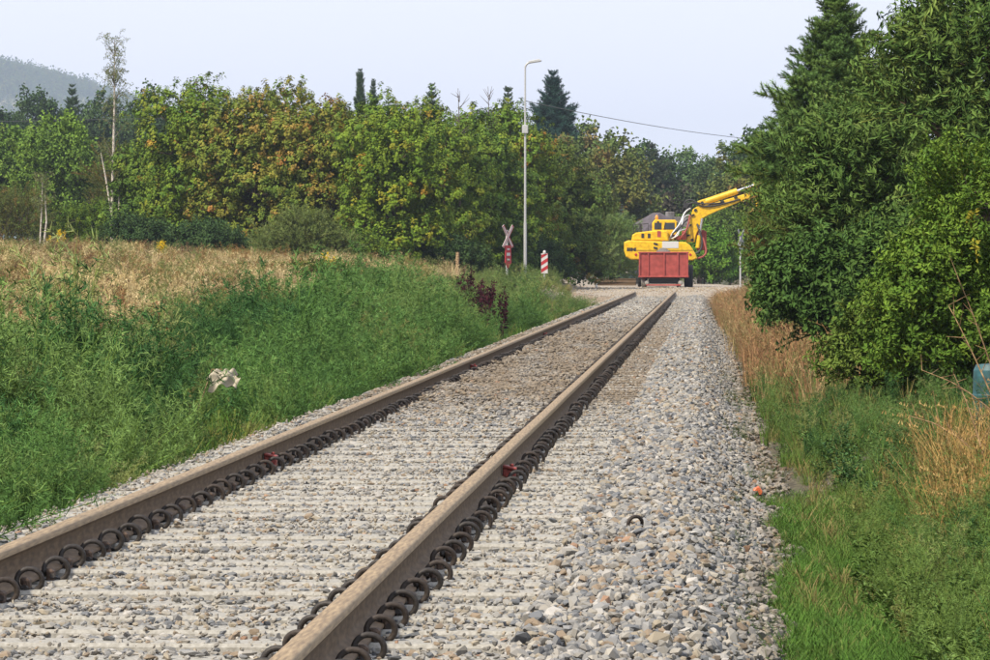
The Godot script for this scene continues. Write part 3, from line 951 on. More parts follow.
# ------------------------------------------------------------------ things at the roadside
func build_roadside() -> void:
	# street lamp
	var p := spot(525.2, 263, 168.0)
	var gy := ground_y(p.x, 168.0)
	var top := spot(525.2, 66, 168.0).y - gy
	var l := thing("street_lamp", "tall slim galvanised street lamp with a single short arm", "street lamp", Vector3(p.x, gy - 0.05, p.z))
	var b := Builder.new()
	b.tube([Vector3(0, 0, 0), Vector3(0, 2.2, 0), Vector3(0, 2.25, 0), Vector3(0, top, 0)], [0.06, 0.056, 0.045, 0.03], 14)
	put("pole", b.mesh(), M.grey_metal, l)
	b = Builder.new()
	var pts := []; var rr := []
	for i in 8:
		var a := i / 7.0 * PI * 0.42
		pts.append(Vector3(0.22 * (1.0 - cos(a)), top - 0.02 + 0.2 * sin(a), 0)); rr.append(0.035)
	b.tube(pts, rr, 8)
	put("arm", b.mesh(), M.grey_metal, l)
	b = Builder.new()
	b.prism(poly([0.1, top + 0.13, 0.55, top + 0.2, 0.6, top + 0.24, 0.5, top + 0.3, 0.12, top + 0.23]), -0.1, 0.1, Transform3D.IDENTITY, Color.WHITE, 0.02)
	put("lamp_head", b.mesh(), M.grey_metal, l)
	b = Builder.new()
	b.box(Vector3(0, (EYE_H + (263.0 - 128.0) / FOCAL * 168.0) - gy, 0.09), Vector3(0.22, 0.3, 0.1), Basis.IDENTITY, Color.WHITE, 0.02)
	put("clamp_box", b.mesh(), M.grey_metal, l)
	# overhead cable from the lamp to the right
	var a0 := spot(526, 101, 168.0); var a1 := spot(770, 141, 240.0)
	b = Builder.new(); pts = []; rr = []
	for i in 25:
		var t := i / 24.0
		var q := a0.lerp(a1, t); q.y -= 0.18 * 4.0 * t * (1.0 - t)
		pts.append(q); rr.append(0.013)
	b.tube(pts, rr, 6)
	tag(put("overhead_cable", b.mesh(), M.wire), "thin black overhead cable running right from the street lamp", "cable")
	b = Builder.new(); pts = []; rr = []
	for i in 13:
		var t := i / 12.0
		pts.append(spot(-60, 122, 300.0).lerp(spot(250, 116, 300.0), t)); rr.append(0.016)
	b.tube(pts, rr, 5)
	tag(put("overhead_cable", b.mesh(), M.wire), "faint overhead cable before the dark forest at the left edge", "cable")

	# warning cross in front (left)
	crossing_sign("red and white crossing sign with narrow cross, left of the street lamp", spot(508, 262, 158.0), 1.28, 0.88, true)
	crossing_sign("grey back of a crossing sign standing right of the excavator", spot(741, 262, 218.0), 1.55, 0.95, false)
	# striped beacon board
	p = spot(544.5, 274, 164.0)
	gy = ground_y(p.x, 164.0)
	var t := thing("beacon_board", "red and white diagonally striped warning board with a small lamp on top", "warning board", Vector3(p.x, gy, p.z), 0.15)
	var hgt := p.y + 0.72 - gy
	b = Builder.new()
	b.tube([Vector3(0, 0, -0.03), Vector3(0, hgt, -0.03)], [0.03, 0.03], 8)
	put("post", b.mesh(), M.grey_metal, t)
	var bw := 0.115; var y0 := hgt - 0.7
	b = Builder.new()
	b.box(Vector3(0, y0 + 0.35, 0), Vector3(bw * 2.0, 0.7, 0.03), Basis.IDENTITY, Color.WHITE, 0.004)
	var board := put("board", b.mesh(), M.white_paint, t)
	for k in 3:
		var yy := y0 + 0.02 + k * 0.25
		b = Builder.new()
		b.prism(poly([-bw, yy, bw, minf(yy + 0.15, y0 + 0.68), bw, minf(yy + 0.28, y0 + 0.695), -bw, yy + 0.13]), 0.0155, 0.019)
		put("stripe", b.mesh(), M.sign_red, board)
	b = Builder.new()
	b.lathe([Vector2(0.045, hgt - 0.02), Vector2(0.055, hgt + 0.04), Vector2(0.045, hgt + 0.09), Vector2(0, hgt + 0.11)], 14)
	put("warning_lamp", b.mesh(), M.white_paint, t)
	# dark rails stacked at the crossing
	for k in 5:
		b = Builder.new()
		var prof := PackedVector2Array([Vector2(-0.075, 0), Vector2(0.075, 0), Vector2(0.075, 0.015), Vector2(0.012, 0.035), Vector2(0.012, 0.12), Vector2(0.036, 0.13), Vector2(0.036, 0.16), Vector2(-0.036, 0.16), Vector2(-0.036, 0.13), Vector2(-0.012, 0.12), Vector2(-0.012, 0.035), Vector2(-0.075, 0.015)])
		b.prism(prof, -0.9, 0.9, Transform3D(Basis(Vector3.UP, PI / 2 + 0.02 * k), Vector3.ZERO))
		var o := put("spare_rail", b.mesh(), M.rail_web)
		var q := spot(624, 285, 214.0)
		o.position = Vector3(q.x - 0.5 + rf(-0.2, 0.2), 0.21 + (0.165 if k > 2 else 0.0), q.z - 0.2 * (k % 3))
		tag(o, ["front dark spare rail at the bottom of the stack left of the excavator", "middle dark spare rail at the bottom of the stack left of the excavator", "rear dark spare rail at the bottom of the stack left of the excavator", "front one of two spare rails on top of the stack", "rear one of two spare rails on top of the stack"][k], "rail", "spare rails in the stack by the crossing")
	# short pale marker post
	p = spot(596.5, 287, 200.0)
	var mk := thing("marker_post", "short pale marker post on sandy gravel beside the crossing", "marker post", Vector3(p.x, 0.16, p.z))
	b = Builder.new()
	b.tube([Vector3.ZERO, Vector3(0, 0.42, 0), Vector3(0, 0.46, 0)], [0.05, 0.05, 0.03], 8)
	put("post", b.mesh(), M.white_paint, mk)
	b = Builder.new()
	b.tube([Vector3(0, 0.3, 0), Vector3(0, 0.36, 0)], [0.053, 0.053], 8)
	put("reflector_band", b.mesh(), M.amber, mk)

func crossing_sign(label: String, p: Vector3, tall: float, turn: float, front: bool) -> void:
	var gy := ground_y(p.x, -p.z)
	var t := thing("crossing_sign", label, "road sign", Vector3(p.x, gy, p.z), turn)
	var top := p.y + tall - gy
	var b := Builder.new()
	b.tube([Vector3(0, 0, -0.05), Vector3(0, top - 0.2, -0.05)], [0.04, 0.04], 8)
	put("post", b.mesh(), M.grey_metal, t)
	var face: Material = M.white_paint if front else M.back_metal
	for s in [-1.0, 1.0]:
		b = Builder.new()
		var ang: float = 0.98 * s
		var bs := Basis(Vector3.BACK, ang)
		var c := Vector3(0, top - 0.42, 0.006 * s)
		b.box(c, Vector3(0.88, 0.11, 0.022), bs, Color.WHITE, 0.004)
		var arm := put("cross_arm", b.mesh(), face, t)
		if front:
			for k in [-1.0, 1.0]:
				b = Builder.new()
				b.box(c + bs * Vector3(0, 0.042 * k, 0.0135), Vector3(0.86, 0.02, 0.004), bs)
				put("red_edge", b.mesh(), M.sign_red, arm)
				b = Builder.new()
				b.box(c + bs * Vector3(0.415 * k, 0, 0.0135), Vector3(0.03, 0.06, 0.004), bs)
				put("red_edge", b.mesh(), M.sign_red, arm)
	if front:
		b = Builder.new()
		b.prism(poly([-0.13, top - 0.72, 0.13, top - 0.72, 0.16, top - 1.3, 0.0, top - 1.5, -0.16, top - 1.3]), -0.01, 0.02, Transform3D.IDENTITY, Color.WHITE, 0.004)
		var pl := put("warning_plate", b.mesh(), M.sign_red, t)
		for q in [[top - 0.85, 0.13, 0.05], [top - 1.02, 0.17, 0.1], [top - 1.2, 0.13, 0.06]]:
			b = Builder.new()
			b.box(Vector3(0, q[0], 0.023), Vector3(q[1], q[2], 0.004))
			put("white_bar", b.mesh(), M.white_paint, pl)
	else:
		b = Builder.new()
		b.box(Vector3(0, top - 0.95, 0.0), Vector3(0.3, 0.28, 0.02), Basis.IDENTITY, Color.WHITE, 0.004)
		put("plate", b.mesh(), M.back_metal, t)

# ------------------------------------------------------------------ foliage pieces
func leaf(b: Builder, p: Vector3, dir: Vector3, up: Vector3, ln: float, wd: float, col: Color, fold := 0.25) -> void:
	var s := dir.cross(up).normalized()
	var u := s.cross(dir).normalized()
	var m := p + dir * ln * 0.45
	var tip := p + dir * ln - u * ln * 0.12
	var l := m + s * wd * 0.5 + u * wd * fold
	var r := m - s * wd * 0.5 + u * wd * fold
	b.tri(p, l, tip, col); b.tri(p, tip, r, col)

func lobed_leaf(b: Builder, p: Vector3, dir: Vector3, up: Vector3, sz: float, col: Color) -> void:
	var s := dir.cross(up).normalized()
	var u := s.cross(dir).normalized()
	var o := [Vector2(0.0, 0.05), Vector2(0.42, 0.1), Vector2(0.22, 0.35), Vector2(0.5, 0.7), Vector2(0.16, 0.66), Vector2(0.0, 1.0), Vector2(-0.16, 0.66), Vector2(-0.5, 0.7), Vector2(-0.22, 0.35), Vector2(-0.42, 0.1)]
	var c := p + dir * sz * 0.4
	for i in o.size():
		var a: Vector2 = o[i]; var d: Vector2 = o[(i + 1) % o.size()]
		b.tri(c, p + dir * a.y * sz + s * a.x * sz + u * (absf(a.x) * 0.25 - a.y * a.y * 0.2) * sz, p + dir * d.y * sz + s * d.x * sz + u * (absf(d.x) * 0.25 - d.y * d.y * 0.2) * sz, col)

func rdir() -> Vector3:
	return Vector3(rng.randfn(), rng.randfn(), rng.randfn()).normalized()

func tone(lo := 0.75, hi := 1.25) -> Color:
	var k := rf(lo, hi)
	return Color(k * rf(0.92, 1.08), k, k * rf(0.85, 1.1))

# a twig growing along +y: n leaves of a kind
func twig(kind: String, n: int, ln: float, lf: float) -> ArrayMesh:
	var b := Builder.new()
	var bend := Vector3(rf(-0.2, 0.2), 0, rf(-0.2, 0.2)) * ln
	b.tube([Vector3.ZERO, Vector3(0, ln * 0.5, 0) + bend * 0.3, Vector3(0, ln, 0) + bend], [0.006 + ln * 0.012, 0.004 + ln * 0.007, 0.003], 3, Color(0.9, 0.7, 0.6), false)
	for i in n:
		var t := sqrt((i + 0.6) / n) if kind != "ball" else rng.randf()
		var p := Vector3(0, ln * t, 0) + bend * t * t
		var out := rdir(); out.y = absf(out.y) * 0.3 + 0.15; out = out.normalized()
		var c := tone()
		match kind:
			"maple":
				var q := p + out * rf(0.03, 0.2) * ln * 1.4
				lobed_leaf(b, q, (out + Vector3(0, -0.5, 0) + rdir() * 0.4).normalized(), (Vector3.UP + out * 0.6 + rdir() * 0.3).normalized(), lf * rf(0.7, 1.25), c)
			"long":
				leaf(b, p, (out + Vector3(0, -0.75, 0) + rdir() * 0.3).normalized(), (Vector3.UP + out * 0.5 + rdir() * 0.3).normalized(), lf * rf(0.7, 1.2), lf * 0.3, c)
			"oval":
				leaf(b, p + out * rf(0.0, 0.1) * ln, (out + rdir() * 0.6).normalized(), (Vector3.UP + rdir() * 0.6).normalized(), lf * rf(0.7, 1.25), lf * 0.55, c)
			"fine":
				leaf(b, p, (out + Vector3(0, 0.35, 0) + rdir() * 0.35).normalized(), rdir(), lf * rf(0.6, 1.3), lf * 0.22, c)
			"clump":
				var q := p + rdir() * rf(0.1, 0.55) * ln
				leaf(b, q, (rdir() + Vector3(0, -0.2, 0)).normalized(), (Vector3.UP + rdir()).normalized(), lf * rf(0.6, 1.3), lf * 0.75, c)
	return b.mesh()

func spruce_branch(ln: float, needles: int, nl: float, droop := 0.25) -> ArrayMesh:
	var b := Builder.new()
	var stems := [[Vector3.ZERO, Vector3(0, ln, -ln * droop)]]
	for i in 7:
		var t := 0.2 + i * 0.11
		for s in [-1.0, 1.0]:
			var p := Vector3(0, ln * t, -ln * droop * t)
			stems.append([p, p + Vector3(s * ln * 0.42 * (1.05 - t), ln * 0.34 * (1.1 - t), -ln * rf(0.0, 0.15))])
	for e in stems:
		b.tube([e[0], e[1]], [0.012 * ln + 0.002, 0.003], 3, Color(0.8, 0.55, 0.4), false)
		var dir: Vector3 = (e[1] - e[0])
		var l := dir.length()
		dir = dir.normalized()
		for i in int(needles * l / ln):
			var t := rng.randf()
			var o := rdir(); o = (o - dir * o.dot(dir)).normalized()
			var a: Vector3 = e[0] + dir * l * t
			var w := dir.cross(o) * nl * 0.09
			var c := tone(0.7, 1.3)
			b.tri(a + w, a - w, a + (o + dir * 0.8).normalized() * nl, c)
	return b.mesh()

func feather_weed(k: int) -> ArrayMesh:
	# branching, thread-leaved weed about a metre tall at scale 1
	var b := Builder.new()
	var stems := 9
	for s in stems:
		var lean := Vector3(rng.randfn(), 0, rng.randfn()) * 0.16
		var h := rf(0.6, 1.05)
		var p0 := Vector3(rng.randfn(), 0, rng.randfn()) * 0.05
		var pts := []
		for i in 5:
			var t := i / 4.0
			pts.append(p0 + Vector3(lean.x * t * t * 1.6, h * t, lean.z * t * t * 1.6))
		b.tube(pts, [0.005, 0.0045, 0.004, 0.003, 0.0015], 3, Color(1.1, 1.05, 0.7), false)
		for i in 26:
			var t := rf(0.12, 1.0)
			var f := t * 4.0
			var j := mini(int(f), 3)
			var p: Vector3 = pts[j].lerp(pts[j + 1], f - j)
			var o := Vector3(rng.randfn(), 0, rng.randfn()).normalized()
			var bl := lerpf(0.26, 0.07, t) * rf(0.6, 1.2)
			var dir := (o + Vector3(0, rf(0.5, 1.3), 0)).normalized()
			var q := p + dir * bl
			var side := dir.cross(Vector3.UP).normalized() * 0.0022
			var c := tone(0.75, 1.25)
			b.tri(p + side, p - side, q, c)
			for m in 7:
				var r := p.lerp(q, rf(0.15, 1.0))
				var o2 := (rdir() + dir * 0.9).normalized()
				var w := o2.cross(rdir()).normalized() * 0.0042
				b.tri(r + w, r - w, r + o2 * rf(0.03, 0.075), c * rf(0.85, 1.2))
	return b.mesh()

func grass_tuft(blades: int, h: float, width: float, spread: float, bend: float, seed_heads := 0.0) -> ArrayMesh:
	var b := Builder.new()
	for i in blades:
		var o := Vector3(rng.randfn(), 0, rng.randfn()) * spread
		var dir := Vector3(rng.randfn(), 0, rng.randfn()).normalized()
		var bh := h * rf(0.5, 1.1)
		var bd := bend * rf(0.2, 1.3) * bh
		var side := dir.cross(Vector3.UP).rotated(Vector3.UP, rf(-1, 1)) * width
		var c := tone(0.75, 1.25)
		var p1 := o + Vector3(0, bh * 0.5, 0) + dir * bd * 0.22
		var p2 := o + Vector3(0, bh * 0.85, 0) + dir * bd * 0.6
		var p3 := o + Vector3(0, bh * (1.0 - 0.15 * bend), 0) + dir * bd
		b.quad(o - side, o + side, p1 + side * 0.9, p1 - side * 0.9, c)
		b.quad(p1 - side * 0.9, p1 + side * 0.9, p2 + side * 0.6, p2 - side * 0.6, c)
		b.tri(p2 - side * 0.6, p2 + side * 0.6, p3, c)
		if rng.randf() < seed_heads:
			for k in 6:
				var q := p2.lerp(p3, k / 6.0)
				var w := (rdir() + Vector3.UP).normalized()
				b.tri(q + side * 1.5, q - side * 1.5, q + w * 0.05 * h, c * 1.1)
	return b.mesh()

func leafy_weed(n: int, h: float, lf: float, wd := 0.45) -> ArrayMesh:
	var b := Builder.new()
	for s in n:
		var p0 := Vector3(rng.randfn(), 0, rng.randfn()) * 0.06
		var lean := Vector3(rng.randfn(), 0, rng.randfn()) * 0.14 * h
		var hh := h * rf(0.6, 1.1)
		var top := p0 + lean + Vector3(0, hh, 0)
		var mid := p0 + lean * 0.35 + Vector3(0, hh * 0.5, 0)
		b.tube([p0, mid, top], [0.005, 0.004, 0.002], 3, Color(1.0, 0.9, 0.7), false)
		for i in 20:
			var t := rf(0.1, 1.0)
			var p := p0.lerp(mid, t * 2.0) if t < 0.5 else mid.lerp(top, t * 2.0 - 1.0)
			var o := Vector3(rng.randfn(), 0, rng.randfn()).normalized()
			leaf(b, p + o * 0.01, (o + Vector3(0, rf(-0.2, 0.8), 0)).normalized(), Vector3.UP, lf * rf(0.6, 1.25) * lerpf(1.15, 0.6, t), lf * wd * lerpf(1.15, 0.6, t), tone())
	return b.mesh()

func pick(palette: Array, r: float) -> Color:
	var c := choose(palette, r)
	var g := c.g * 0.6 + c.r * 0.3 + c.b * 0.1
	return Color(maxf(g + (c.r - g) * 1.1, 0.004), g + (c.g - g) * 1.1, maxf(g + (c.b - g) * 1.1, 0.008))

func choose(palette: Array, r: float) -> Color:
	var total := 0.0
	for e in palette: total += e[1]
	r = clampf(r, 0.0, 0.9999) * total
	for e in palette:
		if r < e[1]: return e[0]
		r -= e[1]
	return palette[-1][0]

func facing(y: Vector3) -> Basis:
	y = y.normalized()
	var x := y.cross(Vector3.UP if absf(y.y) < 0.95 else Vector3.RIGHT).normalized()
	return Basis(x, y, x.cross(y)).rotated(y, 0.0) * Basis(Vector3.UP, rf(0, TAU))

# lobes: [x, y, z, rx, ry, rz] from the foot of the tree; the twigs fill their outer shells
func tree(called: String, label: String, category: String, where: Vector3, trunk_r: float, bark: Color, lobes: Array, twigs: Array, count: int, size: float, palette: Array, group := "", gap := -0.25, droop := 0.0, limbs := true) -> Node3D:
	var t := thing(called, label, category, where, 0.0, group)
	var b := Builder.new()
	var top := 0.0
	for l in lobes: top = maxf(top, l[1])
	var main := [Vector3(0, -0.25, 0)]
	var mr := [trunk_r * 1.25]
	for i in range(1, 5):
		var f := i / 4.0
		main.append(Vector3(rf(-0.1, 0.1) * f * trunk_r * 8.0, top * 0.9 * f, rf(-0.1, 0.1) * f * trunk_r * 8.0)); mr.append(trunk_r * (1.0 - 0.75 * f))
	b.tube(main, mr, 8, bark)
	if limbs:
		for l in lobes:
			var c := Vector3(l[0], l[1], l[2])
			var s := Vector3(0, clampf(c.y * 0.5, 0.1, top * 0.7), 0)
			b.tube([s, s.lerp(c, 0.5) + Vector3(0, 0.1 * c.y, 0), c + Vector3(0, l[4] * 0.4, 0)], [trunk_r * 0.5, trunk_r * 0.35, trunk_r * 0.1], 5, bark, false)
			for k in 3:
				var o := rdir(); o.y = absf(o.y) * 0.7
				b.tube([c, c + o * Vector3(l[3], l[4], l[5]) * 0.8], [trunk_r * 0.22, trunk_r * 0.05], 4, bark, false)
	put("trunk", b.mesh(), M.bark, t)
	var area := 0.0
	for l in lobes: area += l[3] * l[4] + l[4] * l[5] + l[3] * l[5]
	var sc := []
	for k in twigs.size(): sc.append(Scatter.new())
	for l in lobes:
		var n := int(count * (l[3] * l[4] + l[4] * l[5] + l[3] * l[5]) / area)
		for i in n:
			var o := rdir()
			if o.y < -0.35: o.y *= -0.6; o = o.normalized()
			var wob := 0.8 + 0.35 * noise_fine.get_noise_3d((where.x + l[0] + o.x * l[3]) * 2.2, (l[1] + o.y * l[4]) * 2.2, (where.z + o.z * l[5]) * 2.2)
			var p := Vector3(l[0], l[1], l[2]) + o * Vector3(l[3], l[4], l[5]) * wob * (pow(rng.randf(), 0.28) if rng.randf() > 0.07 else rf(1.0, 1.28))
			if p.y + where.y < ground_y(where.x + p.x, -(where.z + p.z)) + 0.02: continue
			if noise_fine.get_noise_3d((where.x + p.x) * 3.4 + 70.0, p.y * 3.4, (where.z + p.z) * 3.4) < gap: continue
			var dir := (o * 0.9 + Vector3(0, 0.45 - droop, 0) + rdir() * 0.5).normalized()
			var nz := noise.get_noise_3d((where.x + p.x) * 9.0, p.y * 9.0 + 40.0, (where.z + p.z) * 9.0) * 0.9 + 0.5
			var c := pick(palette, nz * 0.42 + rng.randf() * 0.7 - 0.06) * rf(0.8, 1.2)
			sc[rng.randi() % twigs.size()].add(facing(dir).scaled_local(Vector3.ONE * size * rf(0.75, 1.25)), p, c)
	for k in twigs.size():
		var o := put_many("crown", twigs[k], M.leaf, sc[k], t)
		o.set_meta("kind", "stuff")
	return t

func conifer(called: String, label: String, where: Vector3, h: float, r: float, branch: Array, whorls: int, per: int, palette: Array, group := "", droop := 0.15, bare := 0.05, power := 1.0) -> Node3D:
	var t := thing(called, label, "conifer", where, 0.0, group)
	var b := Builder.new()
	b.tube([Vector3(0, -0.2, 0), Vector3(0, h * 0.5, 0), Vector3(0, h, 0)], [h * 0.018, h * 0.01, 0.006], 7, Color(0.1, 0.07, 0.05))
	put("trunk", b.mesh(), M.bark, t)
	var sc := []
	for k in branch.size(): sc.append(Scatter.new())
	for i in whorls:
		var f := (i + rng.randf() * 0.6) / whorls
		var y := h * (bare + (1.0 - bare) * f)
		var len := r * pow(1.0 - f, power) * rf(0.75, 1.15) + r * 0.1
		for k in per:
			var a := TAU * (k + rng.randf()) / per
			var dir := Vector3(cos(a), lerpf(-droop, 0.75, f * f) + rf(-0.12, 0.12), sin(a)).normalized()
			var c := pick(palette, rng.randf()) * rf(0.8, 1.2)
			var up := Vector3.UP - dir * dir.y
			var z := -up.normalized()
			var bs := Basis(dir.cross(z), dir, z) * Basis(Vector3.UP, rf(-0.5, 0.5))
			var l := len * rf(0.8, 1.15)
			sc[rng.randi() % branch.size()].add(bs.scaled_local(Vector3.ONE * l), Vector3(0, y, 0), c)
	for k in branch.size():
		var o := put_many("crown", branch[k], M.leaf, sc[k], t)
		o.set_meta("kind", "stuff")
	return t

var W := {}
func make_twigs() -> void:
	W.maple = [twig("maple", 17, 0.5, 0.13), twig("maple", 17, 0.5, 0.15)]
	W.long = [twig("long", 20, 0.5, 0.115), twig("long", 20, 0.62, 0.14), twig("long", 15, 0.75, 0.15)]
	W.oval = [twig("oval", 22, 0.34, 0.062), twig("oval", 22, 0.38, 0.07)]
	W.fine = [twig("fine", 34, 0.5, 0.09), twig("fine", 34, 0.55, 0.1)]
	W.clump = [twig("clump", 40, 0.9, 0.24), twig("clump", 40, 0.9, 0.28)]
	W.wispy = [twig("oval", 12, 0.55, 0.1), twig("clump", 9, 0.7, 0.1)]
	W.spruce = [spruce_branch(1.0, 300, 0.06), spruce_branch(1.0, 300, 0.07, 0.1)]
	W.fir = [spruce_branch(1.0, 60, 0.13, 0.3), spruce_branch(1.0, 60, 0.14, 0.2)]

const GREEN := [[Color(0.07, 0.125, 0.024), 3], [Color(0.11, 0.17, 0.03), 3], [Color(0.16, 0.21, 0.036), 1]]
const AUTUMN := [[Color(0.09, 0.155, 0.026), 3.2], [Color(0.13, 0.19, 0.03), 3.6], [Color(0.18, 0.21, 0.036), 1.6], [Color(0.28, 0.2, 0.042), 0.55], [Color(0.3, 0.15, 0.036), 0.25]]
const RUST := [[Color(0.1, 0.15, 0.03), 3.0], [Color(0.145, 0.18, 0.036), 3.2], [Color(0.2, 0.19, 0.042), 1.8], [Color(0.25, 0.175, 0.05), 1.3], [Color(0.27, 0.14, 0.045), 0.8]]
const DARK := [[Color(0.04, 0.075, 0.026), 3], [Color(0.06, 0.1, 0.034), 2]]
const OLIVE := [[Color(0.13, 0.135, 0.038), 2], [Color(0.1, 0.125, 0.036), 2], [Color(0.17, 0.125, 0.045), 1]]
const BARK := Color(0.12, 0.09, 0.065)

func at_ground(px: float, d: float) -> Vector3:
	var x := (px - GO_X) / FOCAL * d
	return Vector3(x, ground_y(x, d), -d)

# lobes for a round crown h tall and r wide at distance-free size
func crown_lobes(h: float, r: float, low := 0.12, n := 7) -> Array:
	var out := []
	out.append([0.0, h * 0.55, 0.0, r * 0.8, h * 0.42, r * 0.8])
	for i in n:
		var a := TAU * i / n + rf(-0.4, 0.4)
		var y := h * lerpf(low + 0.14, 0.8, fposmod(i * 0.618, 1.0))
		var rr := r * rf(0.42, 0.6)
		out.append([cos(a) * r * 0.6, y, sin(a) * r * 0.6, rr, rr * rf(0.8, 1.1), rr])
	out.append([rf(-0.2, 0.2) * r, h * 0.85, 0.0, r * 0.4, h * 0.14, r * 0.4])
	return out

# ------------------------------------------------------------------ far background
func build_far() -> void:
	make_twigs()
	# wooded hill
	var st := SurfaceTool.new()
	st.begin(Mesh.PRIMITIVE_TRIANGLES)
	var crest := [[-1600.0, 120.0], [-950.0, 185.0], [-760.0, 194.0], [-675.0, 189.0], [-646.0, 182.0], [-617.0, 173.0], [-589.0, 166.0], [-541.0, 149.0], [-507.0, 136.0], [-455.0, 92.0], [-350.0, 55.0], [0.0, 15.0]]
	var nx := 90; var nz := 26
	var hill_at := func(x: float, f: float) -> Vector3:
		var h := table(crest, x) * sin(f * PI * 0.5)
		h += (noise.get_noise_2d(x * 0.35, f * 200.0) * 4.0) * f
		return Vector3(x, h, -(3500.0 + 1000.0 * f))
	for i in nz + 1:
		for j in nx + 1:
			var q: Vector3 = hill_at.call(lerpf(-1600.0, 0.0, float(j) / nx), float(i) / nz)
			var clear := smoothstep(0.12, 0.3, noise.get_noise_2d(q.x * 0.16 + 33.0, i * 4.0))
			st.set_color(Color(0.05, 0.08, 0.03).lerp(Color(0.24, 0.22, 0.11), clear))
			st.add_vertex(q)
	for i in nz:
		for j in nx:
			var a := i * (nx + 1) + j
			for k in [a, a + nx + 1, a + nx + 2, a, a + nx + 2, a + 1]: st.add_index(k)
	st.generate_normals()
	tag(put("hill", st.commit(), M.forest_floor), "", "", "", "structure")
	var s := Scatter.new()
	for i in 14000:
		var x := rf(-900.0, -330.0); var f := rf(0.25, 1.0)
		var q: Vector3 = hill_at.call(x, f)
		if smoothstep(0.12, 0.3, noise.get_noise_2d(x * 0.16 + 33.0, f * nz * 4.0)) > 0.5 and rng.randf() < 0.85: continue
		var k := rf(4.0, 8.0)
		s.add(Basis(Vector3.UP, rf(0, TAU)).scaled_local(Vector3(k, k * rf(1.0, 1.6), k)), q, pick([[Color(0.04, 0.08, 0.03), 2], [Color(0.075, 0.12, 0.035), 2], [Color(0.11, 0.13, 0.04), 1]], rng.randf()))
	tag(put_many("hill_forest", W.clump[0], M.leaf, s), "distant blue-green forest covering the hazy hill at the left", "forest", "", "stuff")

	# house with a dark hipped roof behind the excavator
	var hp := at_ground(658, 258.0)
	var house := thing("house", "house with dark purple-grey hipped roof half hidden behind the excavator", "house", Vector3(hp.x, hp.y, -258.0), 0.35)
	var b := Builder.new()
	b.box(Vector3(0, 1.45, -0.2), Vector3(3.2, 3.1, 4.0))
	put("wall", b.mesh(), M.wall, house)
	b = Builder.new()
	var e := [Vector3(-1.9, 2.95, 2.2), Vector3(1.9, 2.95, 2.2), Vector3(1.9, 2.95, -2.6), Vector3(-1.9, 2.95, -2.6)]
	var r0 := Vector3(0, 4.3, 0.3); var r1 := Vector3(0, 4.3, -0.8)
	b.tri_n(e[0], e[1], r0, Vector3(0, .7, .7), Vector3(0, .7, .7), Vector3(0, .7, .7), Color.WHITE)
	b.tri_n(e[2], e[3], r1, Vector3(0, .7, -.7), Vector3(0, .7, -.7), Vector3(0, .7, -.7), Color.WHITE)
	b.quad_out(e[1], e[2], r1, r0, Vector3(1, 1, 0))
	b.quad_out(e[3], e[0], r0, r1, Vector3(-1, 1, 0))
	b.quad_out(e[0], e[1], e[2], e[3], Vector3(0, -1, 0))
	var roof := put("roof", b.mesh(), M.roof, house)
	b = Builder.new()
	b.box(Vector3(0.9, 3.9, -0.6), Vector3(0.4, 0.9, 0.4), Basis.IDENTITY, Color.WHITE, 0.03)
	put("chimney", b.mesh(), M.roof_grey, roof)
	b = Builder.new()
	b.box(Vector3(0.2, 1.4, 1.81), Vector3(0.9, 1.1, 0.04))
	put("window", b.mesh(), M.glass, house)
	var sp := at_ground(681, 262.0)
	var shed := thing("shed", "grey shed roof just right of the dark hipped roof", "shed", Vector3(sp.x, sp.y, -262.0), -0.1)
	b = Builder.new()
	b.box(Vector3(0, 1.4, 0), Vector3(1.5, 2.9, 3.0))
	put("wall", b.mesh(), M.wall, shed)
	b = Builder.new()
	b.prism(poly([-0.9, 2.85, 0.9, 2.85, 0.7, 4.05, -0.6, 4.15]), -1.7, 1.7)
	put("roof", b.mesh(), M.roof_grey, shed)

	# conifers and broad-leaved trees behind
	conifer("fir_tree", "tall dark blue-green fir standing just right of the street lamp", at_ground(553, 300.0), 12.4, 4.4, W.fir, 38, 10, [[Color(0.02, 0.05, 0.042), 1], [Color(0.03, 0.065, 0.05), 1]], "dark conifers behind the maples")
	conifer("fir_tree", "small dark fir tip showing left of the street lamp", at_ground(508, 320.0), 12.1, 3.0, W.fir, 40, 8, DARK, "dark conifers behind the maples")
	conifer("fir_tree", "tiny dark fir tip above the middle of the maples", at_ground(432, 330.0), 12.3, 3.0, W.fir, 40, 8, DARK, "dark conifers behind the maples")
	conifer("columnar_cypress", "taller of two dark columnar trees above the maples", at_ground(360, 340.0), 13.7, 1.05, W.fir, 70, 9, DARK, "dark columnar trees", -0.9, 0.05, 0.4)
	conifer("columnar_cypress", "shorter of two dark columnar trees above the maples", at_ground(373, 345.0), 13.3, 0.9, W.fir, 70, 9, DARK, "dark columnar trees", -0.9, 0.05, 0.45)
	conifer("fir_tree", "slim dark fir in the far forest near the left edge", at_ground(70, 380.0), 14.3, 3.2, W.fir, 34, 9, DARK, "dark conifers behind the maples")
	conifer("pine_tree", "ragged dark pine with drooping tiers, above the house roof", at_ground(651, 350.0), 10.4, 3.3, W.fir, 12, 7, [[Color(0.04, 0.06, 0.035), 1], [Color(0.055, 0.07, 0.04), 1]], "", 0.35, 0.3)
